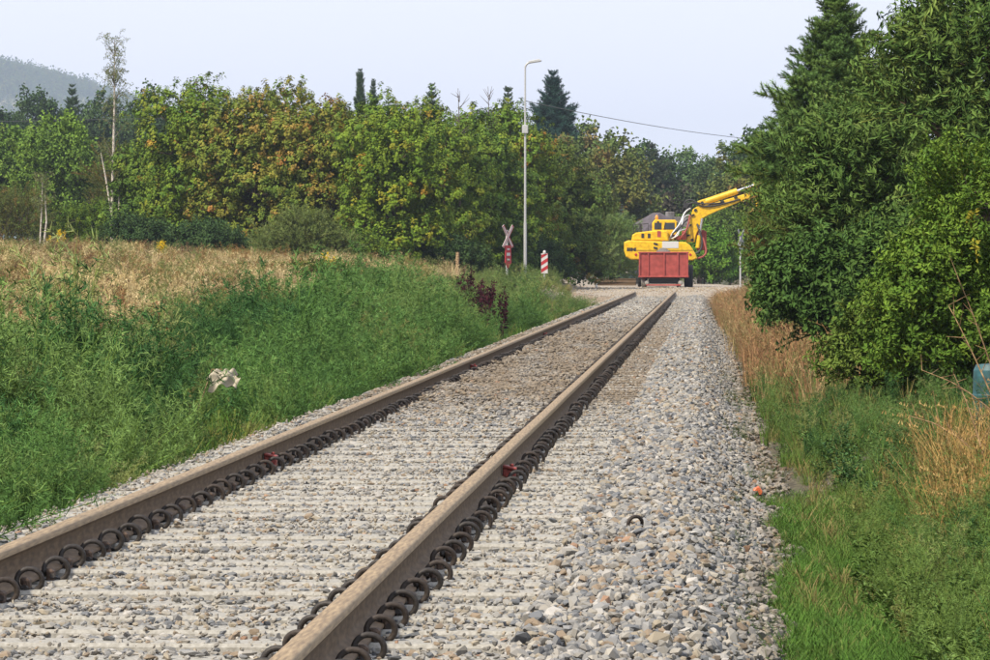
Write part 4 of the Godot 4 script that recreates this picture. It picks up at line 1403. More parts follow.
	var far := [
		[-20, 390, 13.0, 4.4, DARK, "dark far tree at the left edge below the hill"],
		[30, 400, 14.0, 4.4, DARK, "dark far tree with a broad crown, below the hill"],
		[110, 390, 13.2, 4.6, DARK, "dark far tree behind the birch"],
		[150, 385, 13.4, 4.0, DARK, "dark far tree just left of the maples"],
		[185, 360, 11.0, 3.6, DARK, "dark far tree peeping over the left end of the maples"],
		[592, 290, 8.5, 3.0, [[Color(0.13, 0.15, 0.05), 2], [Color(0.1, 0.14, 0.045), 2], [Color(0.16, 0.13, 0.055), 1]], "olive-brown broad tree below the dark fir"],
		[612, 275, 7.0, 2.2, OLIVE, "smaller olive tree beside the green shrubs"],
		[640, 360, 9.6, 3.2, DARK, "round dark green tree left of the ragged pine"],
		[682, 370, 10.2, 3.4, [[Color(0.08, 0.13, 0.05), 1], [Color(0.1, 0.15, 0.055), 1]], "round mid-green tree right of the ragged pine"],
		[722, 350, 10.0, 3.3, [[Color(0.08, 0.13, 0.05), 1], [Color(0.11, 0.15, 0.055), 1]], "round green tree behind the excavator arm"],
		[765, 330, 9.5, 3.2, DARK, "dark tree behind the end of the excavator arm"],
		[700, 300, 6.2, 2.6, [[Color(0.06, 0.055, 0.04), 1], [Color(0.05, 0.07, 0.03), 1]], "grey-brown thin tree behind the excavator cab"],
		[738, 280, 6.6, 2.2, OLIVE, "yellowish green tree under the excavator arm"]]
	for f in far:
		var h: float = f[2]; var r: float = f[3]
		tree("far_tree", f[5], "tree", at_ground(f[0], f[1]), 0.16, BARK, crown_lobes(h, r, 0.05, 9), W.clump, int(420.0 * r * h / 36.0), 1.0, f[4], "trees in the far background")

# ------------------------------------------------------------------ trees left
func build_trees_left() -> void:
	var maples := [
		[160, 178, 4.9, 1.5, GREEN, "low green maple at the left end of the maple row"],
		[205, 174, 7.1, 1.9, AUTUMN, "green-gold maple, the leftmost tall one of the row"],
		[252, 172, 6.7, 1.8, RUST, "russet-tinged maple above the dark gap at its foot"],
		[288, 176, 7.3, 1.8, RUST, "tallest maple of the row with a reddish top"],
		[330, 170, 6.5, 1.7, RUST, "rusty orange maple right of the tallest one"],
		[368, 175, 6.9, 1.8, AUTUMN, "gold-speckled maple beneath the two columnar trees"],
		[400, 164, 6.0, 1.8, [[Color(0.09, 0.15, 0.022), 3], [Color(0.14, 0.2, 0.03), 3], [Color(0.2, 0.2, 0.03), 1], [Color(0.27, 0.16, 0.03), 0.4]], "bright yellow-green maple in front of the row, branches to the ground"],
		[435, 175, 6.8, 1.8, AUTUMN, "autumn maple behind the bright yellow-green one"],
		[478, 180, 6.7, 1.7, GREEN, "deep green maple left of the crossing sign"],
		[515, 188, 7.3, 1.7, AUTUMN, "browned maple directly behind the street lamp"],
		[556, 194, 6.0, 1.7, [[Color(0.07, 0.11, 0.028), 3], [Color(0.1, 0.135, 0.032), 2], [Color(0.17, 0.13, 0.04), 0.8]], "dark maple at the right end of the row"]]
	for m in maples:
		var h: float = m[2]; var r: float = m[3]
		tree("maple_tree", m[5], "tree", at_ground(m[0], m[1]), 0.12, BARK, crown_lobes(h, r * 1.3, -0.08, 16), W.maple, 2900, 0.72, m[4], "maples along the field edge", -0.42)
	for k in 8:
		var px: float = 150.0 + k * 54.0
		tree("understory_bush", ["dark understory bush behind the left end of the maples", "dark understory bush behind the leftmost tall maple", "dark understory bush behind the russet maple", "dark understory bush behind the tallest maple", "dark understory bush behind the rusty maple", "dark understory bush behind the bright maple", "dark understory bush behind the deep green maple", "dark understory bush behind the crossing sign"] [k], "bush", at_ground(px, 198.0), 0.05, BARK, crown_lobes(3.2, 1.9, -0.1, 8), W.clump, 360, 0.55, DARK, "dark bushes under the maples", -0.6)
	# lighter trees to the left
	var lefts := [
		[15, 235, 6.6, 2.6, [[Color(0.11, 0.18, 0.04), 1], [Color(0.15, 0.22, 0.05), 1]], W.clump, "light green tree at the left edge behind the meadow"],
		[62, 225, 6.9, 2.2, [[Color(0.14, 0.22, 0.045), 1], [Color(0.11, 0.18, 0.04), 1]], W.clump, "fresh green tree left of the birch"],
		[120, 215, 5.6, 2.0, OLIVE, W.fine, "greyish thin-leaved tree behind the birch trunk"],
		[5, 205, 3.4, 1.9, OLIVE, W.fine, "olive bush at the left edge of the meadow"],
		[90, 182, 2.4, 1.2, GREEN, W.oval, "small green bush at the foot of the birch"]]
	for m in lefts:
		var n := 700 if m[5] == W.clump else 1000
		tree("leafy_tree", m[6], "tree" if m[2] > 3.5 else "bush", at_ground(m[0], m[1]), 0.09, BARK, crown_lobes(m[2], m[3], 0.04, 8), m[5], n, 0.7 if m[5] == W.clump else 1.0, m[4], "trees left of the maples", -0.2)
	birch(at_ground(110, 178.0), 8.5, "tall slim birch with white trunk and wispy crown, left of the maples", 1.0)
	birch(at_ground(37, 190.0), 3.6, "short pale forked birch near the left edge of the meadow", 0.55)
	# shrubs in front of the maples
	tree("feathery_shrub", "grey-green feathery shrub in front of the maples", "shrub", at_ground(302, 158.0), 0.04, BARK, [[0, 0.8, 0, 1.7, 1.1, 0.9], [-0.9, 0.5, 0.2, 0.8, 0.7, 0.6], [1.0, 0.6, 0.1, 0.9, 0.7, 0.6], [0.1, 1.35, 0, 0.8, 0.7, 0.6]], W.fine, 1700, 0.8, [[Color(0.14, 0.185, 0.06), 1], [Color(0.18, 0.22, 0.08), 1]], "shrubs before the maples", -0.6)
	var shr := [[145, 170, 1.3, 1.3, "low dark shrub at the left foot of the maples"], [215, 162, 1.2, 1.4, "dark leafy shrub under the leftmost tall maple"], [355, 160, 1.0, 0.9, "small shrub between feathery shrub and bright maple"], [455, 164, 1.1, 1.0, "dark shrub beneath the deep green maple"], [535, 184, 1.4, 1.3, "dark shrub behind the striped warning board"]]
	for s in shr:
		tree("dark_shrub", s[4], "shrub", at_ground(s[0], s[1]), 0.04, BARK, crown_lobes(s[2], s[3], 0.05, 6), W.oval, 700, 1.5, DARK if s[0] != 355 else GREEN, "shrubs before the maples", -0.5)
	# green shrubs round the crossing
	var gs := [
		[572, 232, 3.0, 1.6, [[Color(0.13, 0.21, 0.045), 1], [Color(0.1, 0.17, 0.035), 1]], "bright green bush behind the striped warning board"],
		[596, 226, 3.8, 1.7, [[Color(0.13, 0.2, 0.06), 1], [Color(0.17, 0.23, 0.085), 1]], "pale green bush left of the excavator"],
		[619, 240, 3.2, 1.3, [[Color(0.15, 0.22, 0.09), 1], [Color(0.12, 0.18, 0.06), 1]], "soft green bush touching the excavator tail"],
		[704, 236, 2.4, 1.4, [[Color(0.12, 0.22, 0.035), 1], [Color(0.09, 0.18, 0.03), 1]], "vivid green bush right of the red wagon"],
		[730, 250, 3.6, 1.8, [[Color(0.09, 0.15, 0.035), 1], [Color(0.12, 0.18, 0.04), 1]], "green bush behind the grey crossing sign"],
		[712, 268, 4.6, 1.6, [[Color(0.075, 0.125, 0.035), 1], [Color(0.1, 0.15, 0.04), 1]], "darker tall bush under the excavator arm"]]
	for s in gs:
		tree("green_bush", s[5], "bush", at_ground(s[0], s[1]), 0.05, BARK, crown_lobes(s[2], s[3], 0.02, 8), W.fine if s[0] in [596, 619] else W.oval, 1100, 1.3 if s[0] in [596, 619] else 2.2, s[4], "green bushes round the crossing", -0.4)
	conifer("cypress", "slim yellow-green cypress left of the excavator", at_ground(614, 252.0), 5.1, 0.5, W.fir, 50, 8, [[Color(0.14, 0.16, 0.04), 1], [Color(0.1, 0.13, 0.035), 1]], "", -0.6)
	conifer("blue_spruce", "small silvery blue spruce beside the yellow-green cypress", at_ground(622, 256.0), 4.4, 0.8, W.fir, 26, 7, [[Color(0.16, 0.21, 0.19), 1], [Color(0.1, 0.15, 0.13), 1]])
	# bare twigs over the maples
	for q in [[458, 178, 7.3, "bare grey twig reaching above the middle of the maples"], [488, 180, 7.5, "bare grey twig nearest the street lamp"]]:
		var p := at_ground(q[0], q[1])
		var b := Builder.new()
		b.tube([Vector3(0, 0, 0), Vector3(0.1, q[2] * 0.6, 0), Vector3(0, q[2], 0)], [0.07, 0.04, 0.008], 6, Color(0.2, 0.17, 0.15))
		for i in 22:
			var f := rf(0.6, 0.97)
			var s := Vector3(0.05, q[2] * f, 0)
			var o := Vector3(rng.randfn(), 1.1, rng.randfn()).normalized() * rf(0.3, 0.9) * (1.3 - f) * 2.0
			b.tube([s, s + o], [0.016, 0.004], 4, Color(0.2, 0.17, 0.15), false)
		var o := put("bare_sapling", b.mesh(), M.bark)
		o.position = p
		tag(o, q[3], "tree", "bare saplings")

func birch(where: Vector3, h: float, label: String, k: float) -> void:
	var t := thing("birch_tree", label, "tree", where, 0.0, "birches at the meadow edge")
	var b := Builder.new()
	var white := Color(0.78, 0.75, 0.7)
	var lean := 0.02
	b.tube([Vector3(0, -0.2, 0), Vector3(0.03, h * 0.35, 0), Vector3(0.1, h * 0.7, 0), Vector3(0.12, h, 0)], [0.075 * k, 0.06 * k, 0.038 * k, 0.008], 8, white)
	if k > 0.8:
		b.tube([Vector3(0.22, -0.2, 0.1), Vector3(0.28, h * 0.2, 0.1), Vector3(0.3, h * 0.42, 0)], [0.06, 0.045, 0.01], 7, white)
		b.tube([Vector3(0.0, h * 0.22, 0), Vector3(-0.25, h * 0.4, 0), Vector3(-0.42, h * 0.5, 0)], [0.05, 0.035, 0.012], 6, white)
	else:
		b.tube([Vector3(0.1, 0.3, 0), Vector3(0.3, h * 0.5, 0.1), Vector3(0.22, h * 0.8, 0)], [0.05, 0.035, 0.01], 7, white)
	var tips := []
	for i in 46 if k > 0.8 else 16:
		var f := 0.42 + 0.57 * pow(rng.randf(), 0.6)
		var s := Vector3(0.12 * f, h * f, 0)
		var a := rf(0, TAU)
		var l := lerpf(1.35, 0.6, f) * rf(0.5, 1.1) * (0.5 + 0.5 * k)
		var e := s + Vector3(cos(a) * l * 0.6, l * 0.75, sin(a) * l * 0.6)
		b.tube([s, s.lerp(e, 0.5) + Vector3(0, 0.08, 0), e], [0.012 * k, 0.008 * k, 0.003], 4, Color(0.3, 0.26, 0.22), false)
		tips.append([s, e])
	put("trunk", b.mesh(), M.bark, t)
	var sc := Scatter.new()
	for e in tips:
		for i in 6:
			var p: Vector3 = e[0].lerp(e[1], rf(0.4, 1.1)) + rdir() * 0.2
			sc.add(facing((rdir() + Vector3(0, -0.3, 0)).normalized()).scaled_local(Vector3.ONE * rf(0.4, 0.75)), p, pick([[Color(0.15, 0.18, 0.075), 1], [Color(0.2, 0.21, 0.1), 1], [Color(0.12, 0.15, 0.06), 1]], rng.randf()))
	put_many("crown", W.wispy[0], M.leaf, sc, t).set_meta("kind", "stuff")

# ------------------------------------------------------------------ trees right
func build_trees_right() -> void:
	conifer("young_spruce", "young green spruce with pointed top rising beside the big bushes", at_ground(836, 75.0), 5.6, 1.5, W.spruce, 32, 9, [[Color(0.085, 0.15, 0.045), 1], [Color(0.12, 0.19, 0.055), 1]], "", 0.0, 0.42)
	var dk := [[Color(0.075, 0.13, 0.036), 3], [Color(0.11, 0.17, 0.048), 3], [Color(0.15, 0.205, 0.062), 1.5], [Color(0.25, 0.2, 0.05), 0.15]]
	# tall long-leaved tree reaching out of the picture
	tree("cherry_tree", "tall leafy cherry with long drooping leaves, at the upper right", "tree", at_ground(985, 50.0), 0.09, BARK, [
		[0.0, 3.1, 0.0, 0.95, 1.0, 0.9], [-0.45, 2.5, 0.2, 0.75, 0.7, 0.7], [0.2, 4.1, -0.1, 0.75, 0.9, 0.7], [-0.62, 3.3, 0.0, 0.42, 0.5, 0.5], [0.7, 3.5, 0.2, 0.8, 1.2, 0.8], [-0.85, 2.75, 0.1, 0.4, 0.32, 0.4], [0.15, 1.9, 0.3, 0.9, 0.7, 0.8], [0.9, 2.4, 0.1, 0.8, 0.9, 0.8]], W.long, 2300, 0.68, dk, "bushes along the right side of the line", -0.18, 0.5)
	tree("cherry_tree", "broad cherry bush with drooping leaves, before the young spruce", "tree", at_ground(868, 55.0), 0.07, BARK, [
		[0.0, 1.9, 0.0, 0.85, 0.85, 0.8], [-0.3, 2.35, 0.1, 0.5, 0.5, 0.5], [0.5, 2.35, 0.0, 0.6, 0.6, 0.6], [-0.62, 1.5, 0.2, 0.5, 0.6, 0.5], [0.3, 1.2, 0.3, 0.8, 0.6, 0.6], [0.75, 1.6, 0.1, 0.7, 0.7, 0.6]], W.long, 2000, 0.64, dk, "bushes along the right side of the line", -0.18, 0.5)
	tree("dark_bush", "dark glossy low bush overhanging the dry grass by the ballast", "bush", at_ground(850, 52.0), 0.05, BARK, [
		[-0.1, 0.95, 0.3, 0.75, 0.5, 0.6], [-0.5, 1.0, 0.3, 0.42, 0.45, 0.45], [0.35, 0.8, 0.2, 0.6, 0.45, 0.5], [-0.05, 0.62, 0.4, 0.45, 0.3, 0.4], [0.5, 1.2, 0.2, 0.7, 0.5, 0.5]], W.oval, 2300, 0.95, [[Color(0.055, 0.105, 0.028), 3], [Color(0.08, 0.14, 0.036), 2], [Color(0.115, 0.175, 0.045), 1]], "bushes along the right side of the line", -0.35)
	var lt := [[Color(0.085, 0.15, 0.028), 3], [Color(0.125, 0.195, 0.036), 2], [Color(0.26, 0.24, 0.045), 0.2]]
	tree("privet_bush", "lighter green small-leaved bush at the right edge", "bush", at_ground(975, 40.0), 0.04, BARK, [
		[0.0, 1.25, 0.0, 0.55, 0.65, 0.5], [-0.35, 0.95, 0.1, 0.4, 0.45, 0.4], [0.3, 1.6, 0.0, 0.5, 0.5, 0.5], [0.4, 0.9, 0.0, 0.5, 0.6, 0.5], [-0.1, 1.75, 0.0, 0.35, 0.4, 0.4], [-0.55, 0.7, 0.2, 0.35, 0.3, 0.35], [0.8, 1.4, 0.0, 0.5, 0.7, 0.5], [0.0, 0.45, 0.1, 0.6, 0.45, 0.5], [-0.5, 0.3, 0.1, 0.4, 0.35, 0.4], [0.5, 0.35, 0.1, 0.5, 0.4, 0.5]], W.oval, 3000, 0.66, lt, "bushes along the right side of the line", -0.14)
	tree("privet_bush", "yellow-green small-leaved bush low at the right, behind the brambles", "bush", at_ground(925, 41.0), 0.03, BARK, [
		[0.0, 0.75, 0.0, 0.42, 0.5, 0.4], [-0.3, 0.6, 0.1, 0.3, 0.3, 0.3], [0.3, 1.1, 0.0, 0.35, 0.45, 0.35], [0.0, 0.25, 0.1, 0.5, 0.35, 0.4], [0.4, 0.4, 0.1, 0.4, 0.4, 0.4], [-0.45, 0.25, 0.0, 0.4, 0.3, 0.4]], W.oval, 1900, 0.68, [[Color(0.08, 0.13, 0.026), 3], [Color(0.11, 0.155, 0.036), 2]], "bushes along the right side of the line", -0.3)
	# bushes further along
	var rs := [
		[806, 92, 3.4, 0.8, GREEN, W.long, 1200, 0.8, "green bush peeping left of the young spruce"],
		[808, 112, 3.9, 0.95, OLIVE, W.oval, 1500, 1.5, "olive bush with reddish tips, nearest the excavator bucket"],
		[800, 85, 2.1, 0.7, OLIVE, W.fine, 1100, 0.8, "brownish feathery bush below the spruce"],
		[800, 150, 4.4, 1.0, OLIVE, W.oval, 1300, 1.8, "yellowish bush beside the grey crossing sign"],
		[815, 130, 5.2, 1.6, GREEN, W.oval, 1500, 1.8, "taller green tree behind the young spruce"],
		[800, 98, 3.0, 0.7, [[Color(0.15, 0.13, 0.045), 2], [Color(0.11, 0.13, 0.04), 2], [Color(0.19, 0.11, 0.05), 1]], W.fine, 1000, 0.9, "twiggy russet-olive bush left of the dark glossy bush"],
		[800, 68, 1.5, 0.5, dk, W.oval, 700, 1.0, "small dark bush at the edge of the dry grass"],
		[870, 62, 3.3, 1.0, dk, W.long, 1200, 0.75, "leafy dark bush right behind the young spruce"],
		[940, 64, 4.6, 1.2, dk, W.long, 1500, 0.75, "leafy dark tree filling the gap left of the tall cherry"]]
	for s in rs:
		tree("trackside_bush", s[8], "bush", at_ground(s[0], s[1]), 0.05, BARK, crown_lobes(s[2], s[3], 0.03, 8), s[5], s[6], s[7], s[4], "bushes further along the right side", -0.3)

# ------------------------------------------------------------------ weeds and grass
func build_weeds() -> void:
	var feather := []
	for k in 4: feather.append(feather_weed(k))
	var dry := []
	for k in 3: dry.append(grass_tuft(34, 1.0, 0.0035, 0.07, 0.45, 0.5))
	var soft := []
	for k in 3: soft.append(grass_tuft(26, 1.0, 0.011, 0.09, 0.8))
	var leafy := [leafy_weed(5, 1.0, 0.16), leafy_weed(5, 1.0, 0.18, 0.35), leafy_weed(4, 1.0, 0.13, 0.3)]
	var fs := [Scatter.new(), Scatter.new(), Scatter.new(), Scatter.new()]
	var ds := [Scatter.new(), Scatter.new(), Scatter.new()]
	var ss := [Scatter.new(), Scatter.new(), Scatter.new()]
	var ls := [Scatter.new(), Scatter.new(), Scatter.new()]
	var green := [[Color(0.05, 0.11, 0.038), 2.2], [Color(0.085, 0.16, 0.05), 3], [Color(0.135, 0.21, 0.07), 3], [Color(0.21, 0.245, 0.1), 1.2]]
	var straw := [[Color(0.44, 0.345, 0.185), 3], [Color(0.53, 0.435, 0.26), 3], [Color(0.33, 0.23, 0.12), 1.2], [Color(0.28, 0.28, 0.12), 1.2]]
	# left bank: thread-leaved weeds
	var bands := [[15.0, 45.0, 5.0, 1.35], [45.0, 80.0, 3.0, 1.45], [80.0, 125.0, 1.6, 1.5], [125.0, 176.0, 1.2, 1.35]]
	for bd in bands:
		var area: float = (bd[1] - bd[0]) * 9.0
		for i in int(area * bd[2]):
			var cd := rf(bd[0], bd[1]); var cx := rf(-12.0, -3.5)
			if cx < -0.165 * cd - 1.5: continue
			var far_edge := -6.6 - 0.012 * cd + 1.3 * noise.get_noise_2d(3.0, cd * 5.0)
			if rng.randf() < smoothstep(far_edge + 0.6, far_edge - 1.6, cx): continue
			if cd > 140.0 and cx > -5.6 + 1.0 * noise.get_noise_2d(cd * 9.0, 7.0): continue
			var mound := noise.get_noise_2d(cx * 13.0 + 400.0, cd * 2.6)
			if mound < -0.2 and rng.randf() < 0.72: continue
			pass
			var tall: float = rf(0.4, 0.7) * clampf(0.9 + 1.9 * mound, 0.25, 1.7) * bd[3]
			if rng.randf() < 0.25: tall *= 0.55
			tall *= lerpf(0.45, 1.0, smoothstep(-3.45, -3.9, cx))
			if cd > 110.0: tall *= 0.75
			tall *= lerpf(1.0, 0.5, smoothstep(-5.2, -8.0, cx))
			if cx / cd > -0.0555 and cx / cd < -0.0415 and cd > 66.0 and cd < 103.0: tall *= 0.45
			var wide := tall * rf(0.45, 0.75)
			var tint := pick(green, noise.get_noise_2d(cx * 12.0 + 90.0, cd * 3.0) * 0.8 + 0.5 + rf(-0.3, 0.3)) * rf(0.8, 1.2)
			if cd > 100.0: tint = tint.lerp(Color(0.2, 0.19, 0.075), rf(0.0, 0.6))
			if rng.randf() < 0.05 and cd > 34.0: tint = tint.lerp(Color(0.3, 0.22, 0.09), rf(0.2, 0.6))
			for j in rng.randi_range(5, 11):
				var o := Vector2(rng.randfn(), rng.randfn()) * wide * 0.5
				var x := cx + o.x; var d := cd + o.y
				if x > -3.42: continue
				var far := o.length() / maxf(wide, 0.01)
				var size := tall * rf(0.8, 1.15) * (1.0 - 0.35 * minf(far, 1.5))
				var sight := x / d
				if absf(sight + 0.1028) < 0.0062 and d > 32.0 and d < 42.8: size *= 0.3
				if absf(sight + 0.0341) < 0.0035 and d > 100.0 and d < 166.0: size *= 0.5
				if absf(sight + 0.1115) < 0.0045 and d > 31.0 and d < 52.0:
					if d > 42.0: continue
					size *= 0.45
				var tilt := Vector3(o.x, 0, -o.y) * 0.55 / maxf(wide, 0.01)
				var up := (Vector3.UP + tilt + Vector3(rf(-0.12, 0.22), 0, rf(-0.12, 0.12))).normalized()
				fs[rng.randi() % 4].add(facing(up).scaled_local(Vector3(1.0, rf(0.9, 1.1), 1.0) * size), Vector3(x, ground_y(x, d) - 0.02, -d), tint * rf(0.9, 1.12))
			for j in 2:
				var q := Vector3(cx + rf(-0.4, 0.4), 0, -(cd + rf(-0.4, 0.4)))
				if q.x > -3.5: continue
				q.y = ground_y(q.x, -q.z) - 0.02
				ss[rng.randi() % 3].add(Basis(Vector3.UP, rf(0, TAU)).scaled_local(Vector3(0.8, 1, 0.8) * rf(0.25, 0.5)), q, pick([[Color(0.09, 0.16, 0.035), 2], [Color(0.15, 0.18, 0.05), 1], [Color(0.3, 0.24, 0.1), 0.4]], rng.randf()))
	# straw meadow
	for i in 24000:
		var d := rf(34.0, 172.0); var x := rf(-30.0, -6.0)
		if x < -0.165 * d - 2.0: continue
		var far_edge := -6.6 - 0.012 * d + 1.3 * noise.get_noise_2d(3.0, d * 5.0)
		if rng.randf() > smoothstep(far_edge + 1.0, far_edge - 1.4, x): continue
		var k := rf(0.45, 0.85) * (0.85 + 0.5 * noise.get_noise_2d(x * 5.0 + 20.0, d * 3.0))
		var c := pick(straw, noise.get_noise_2d(x * 6.0 + 9.0, d * 4.0) * 0.5 + 0.5 + rf(-0.3, 0.3)) * rf(0.8, 1.15)
		if d > 140.0: c = c.lerp(Color(0.3, 0.26, 0.12), rf(0.0, 0.6))
		c = c * (1.0 + 0.45 * noise.get_noise_2d(x * 3.0 + 700.0, d * 2.0))
		if rng.randf() < 0.11:
			fs[rng.randi() % 4].add(facing(Vector3(rf(-0.2, 0.2), 1, rf(-0.2, 0.2))).scaled_local(Vector3.ONE * rf(0.5, 0.95)), Vector3(x, ground_y(x, d) - 0.02, -d), pick([[Color(0.24, 0.15, 0.07), 2], [Color(0.14, 0.17, 0.06), 3.5], [Color(0.13, 0.08, 0.05), 1], [Color(0.4, 0.32, 0.18), 1]], rng.randf()))
			continue
		ds[rng.randi() % 3].add(Basis(Vector3.UP, rf(0, TAU)).rotated(Vector3.RIGHT, rf(-0.15, 0.15)).scaled_local(Vector3(1.6, 1, 1.6) * k), Vector3(x, ground_y(x, d) - 0.02, -d), c)
	# right: bright grass by the ballast, dry grass further along
	for i in 20000:
		var d := rf(12.5, 34.0); var x := rf(0.2, 1.9)
		var e := 0.47 + edge_wobble(d)
		if x < e + rf(-0.08, 0.1): continue
		var p := smoothstep(e + 0.85, e + 0.5, x + 0.25 * noise.get_noise_2d(x * 20.0, d * 8.0)) * smoothstep(33.0, 24.0, d)
		if rng.randf() > p: continue
		var c := pick([[Color(0.08, 0.155, 0.034), 3], [Color(0.105, 0.18, 0.045), 2], [Color(0.06, 0.12, 0.028), 2], [Color(0.2, 0.19, 0.08), 0.4]], rng.randf()) * rf(0.85, 1.15)
		ss[rng.randi() % 3].add(Basis(Vector3.UP, rf(0, TAU)).scaled_local(Vector3(1.1, 1, 1.1) * rf(0.06, 0.13)), Vector3(x, ground_y(x, d) - 0.015, -d), c)
	for i in 9000:
		var d := 14.0 + 150.0 * pow(rng.randf(), 1.5); var x := rf(0.3, 4.5)
		var e := 0.47 + edge_wobble(d)
		if x < e + 0.05 + rf(0.0, 0.25): continue
		if x > 0.075 * d + 1.2: continue
		var brown := smoothstep(45.0, 75.0, d + 20.0 * noise.get_noise_2d(x * 9.0, d * 3.0))
		if d < 34.0 and x < e + 0.6: continue
		var r := rng.randf()
		var pos := Vector3(x, ground_y(x, d) - 0.02, -d)
		var bs := Basis(Vector3.UP, rf(0, TAU))
		if r < brown * 0.75:
			ds[rng.randi() % 3].add(bs.scaled_local(Vector3(1.3, 1, 1.3) * rf(0.4, 0.8)), pos, pick([[Color(0.3, 0.185, 0.1), 2], [Color(0.25, 0.14, 0.08), 1.5], [Color(0.36, 0.27, 0.15), 1], [Color(0.19, 0.18, 0.075), 1.2]], rng.randf()))
		elif r < 0.5:
			ss[rng.randi() % 3].add(bs.scaled_local(Vector3(0.6, 1, 0.6) * rf(0.2, 0.42)), pos, pick([[Color(0.085, 0.14, 0.035), 2], [Color(0.12, 0.15, 0.05), 2], [Color(0.2, 0.17, 0.07), 1]], rng.randf()))
		elif r < 0.78:
			fs[rng.randi() % 4].add(bs.scaled_local(Vector3.ONE * rf(0.22, 0.45)), pos, pick(green, rng.randf()) * 0.9)
		else:
			ls[rng.randi() % 3].add(bs.scaled_local(Vector3.ONE * rf(0.2, 0.4)), pos, pick([[Color(0.07, 0.125, 0.035), 2], [Color(0.1, 0.16, 0.04), 1]], rng.randf()))
	# leafy weeds at the right front
	for i in 90:
		var d := rf(13.5, 24.0); var x := rf(0.75, 1.9)
		var e := 0.47 + edge_wobble(d)
		if x < e + 0.35: continue
		ls[rng.randi() % 3].add(Basis(Vector3.UP, rf(0, TAU)).scaled_local(Vector3.ONE * rf(0.22, 0.42)), Vector3(x, ground_y(x, d) - 0.02, -d), pick([[Color(0.09, 0.15, 0.04), 2], [Color(0.12, 0.18, 0.055), 2]], rng.randf()))
	for i in 260:
		var fd := rf(13.5, 26.0); var fx := rf(0.8, 2.0)
		if fx < 0.85 + edge_wobble(fd): continue
		fs[rng.randi() % 4].add(facing(Vector3(rf(-0.25, 0.15), 1, rf(-0.2, 0.2))).scaled_local(Vector3.ONE * rf(0.2, 0.42)), Vector3(fx, ground_y(fx, fd) - 0.02, -fd), pick([[Color(0.14, 0.21, 0.065), 2], [Color(0.11, 0.17, 0.05), 2], [Color(0.2, 0.21, 0.08), 1]], rng.randf()))
	for i in 55:
		var d := rf(25.0, 38.0); var x := rf(0.8, 1.6)
		ls[rng.randi() % 2].add(Basis(Vector3.UP, rf(0, TAU)).scaled_local(Vector3.ONE * rf(0.25, 0.42)), Vector3(x, ground_y(x, d) - 0.02, -d), pick([[Color(0.07, 0.14, 0.05), 2], [Color(0.1, 0.17, 0.055), 1]], rng.randf()))
	for i in 900:
		var d := rf(20.0, 60.0)
		var x := 0.6 + edge_wobble(d) + rf(0.0, 0.45)
		ss[rng.randi() % 3].add(Basis(Vector3.UP, rf(0, TAU)).scaled_local(Vector3(0.9, 1, 0.9) * rf(0.07, 0.2)), Vector3(x, ground_y(x, d) - 0.015, -d), pick([[Color(0.085, 0.14, 0.035), 2], [Color(0.13, 0.16, 0.05), 1], [Color(0.24, 0.19, 0.09), 1]], rng.randf()))
	# sprigs in the ballast edge
	for i in 130:
		var d := rf(14.0, 60.0)
		var x := 0.42 + edge_wobble(d) + rf(-0.22, 0.1)
		ls[2].add(Basis(Vector3.UP, rf(0, TAU)).scaled_local(Vector3(1.3, 1, 1.3) * rf(0.08, 0.16)), Vector3(x, ballast_y(x, d) - 0.02, -d), Color(0.07, 0.12, 0.03))
	var w := Node3D.new()
	w.name = numbered("feathery_weeds"); add_child(w)
	tag(w, "soft green thread-leaved weeds covering the bank beside the left rail", "weeds", "", "stuff")
	for k in 4: put_many("weed_plants", feather[k], M.blade, fs[k], w)
	w = Node3D.new(); w.name = numbered("dry_grass"); add_child(w)
	tag(w, "tall straw-coloured dry grass of the meadow and verge", "dry grass", "", "stuff")
	for k in 3: put_many("grass_tufts", dry[k], M.blade, ds[k], w)
	w = Node3D.new(); w.name = numbered("green_grass"); add_child(w)
	tag(w, "short bright green grass beside the ballast and on the bank", "grass", "", "stuff")
	for k in 3: put_many("grass_tufts", soft[k], M.blade, ss[k], w)
	w = Node3D.new(); w.name = numbered("leafy_weeds"); add_child(w)
	tag(w, "low broad-leaved weeds on the right verge", "weeds", "", "stuff")
	for k in 3: put_many("weed_plants", leafy[k], M.leaf, ls[k], w)

# ------------------------------------------------------------------ small details
func stalk_plant(called: String, label: String, category: String, p: Vector3, h: float, stalks: int, stem: Color, head: Color, head_size: float, group: String, lf: Color) -> void:
	var t := thing(called, label, category, p, rf(0, TAU), group)
	var b := Builder.new(); var f := Builder.new()
	for s in stalks:
		var p0 := Vector3(rng.randfn(), 0, rng.randfn()) * 0.06 * h
		var lean := Vector3(rng.randfn(), 0, rng.randfn()) * 0.13 * h
		var hh := h * rf(0.75, 1.05)
		var top := p0 + lean + Vector3(0, hh, 0)
		b.tube([p0, p0.lerp(top, 0.5) + Vector3(0, 0.03 * h, 0), top], [0.008 * h + 0.003, 0.007 * h, 0.003], 4, stem, false)
		for i in 70:
			var u := rf(0.5, 1.02)
			var q := p0.lerp(top, u)
			var o := (rdir() + Vector3(0, 0.5, 0)).normalized()
			f.tri(q, q + o * head_size * rf(0.5, 1.2), q + (o + rdir() * 0.5).normalized() * head_size * 0.7, head * rf(0.7, 1.3))
		for i in 10:
			var u := rf(0.05, 0.6)
			leaf(b, p0.lerp(top, u), (Vector3(rng.randfn(), 0.2, rng.randfn())).normalized(), Vector3.UP, 0.16 * h, 0.045 * h, lf * rf(0.8, 1.2))
	put("stems", b.mesh(), M.blade, t)
	put("flower_heads", f.mesh(), M.blade, t).set_meta("kind", "stuff")

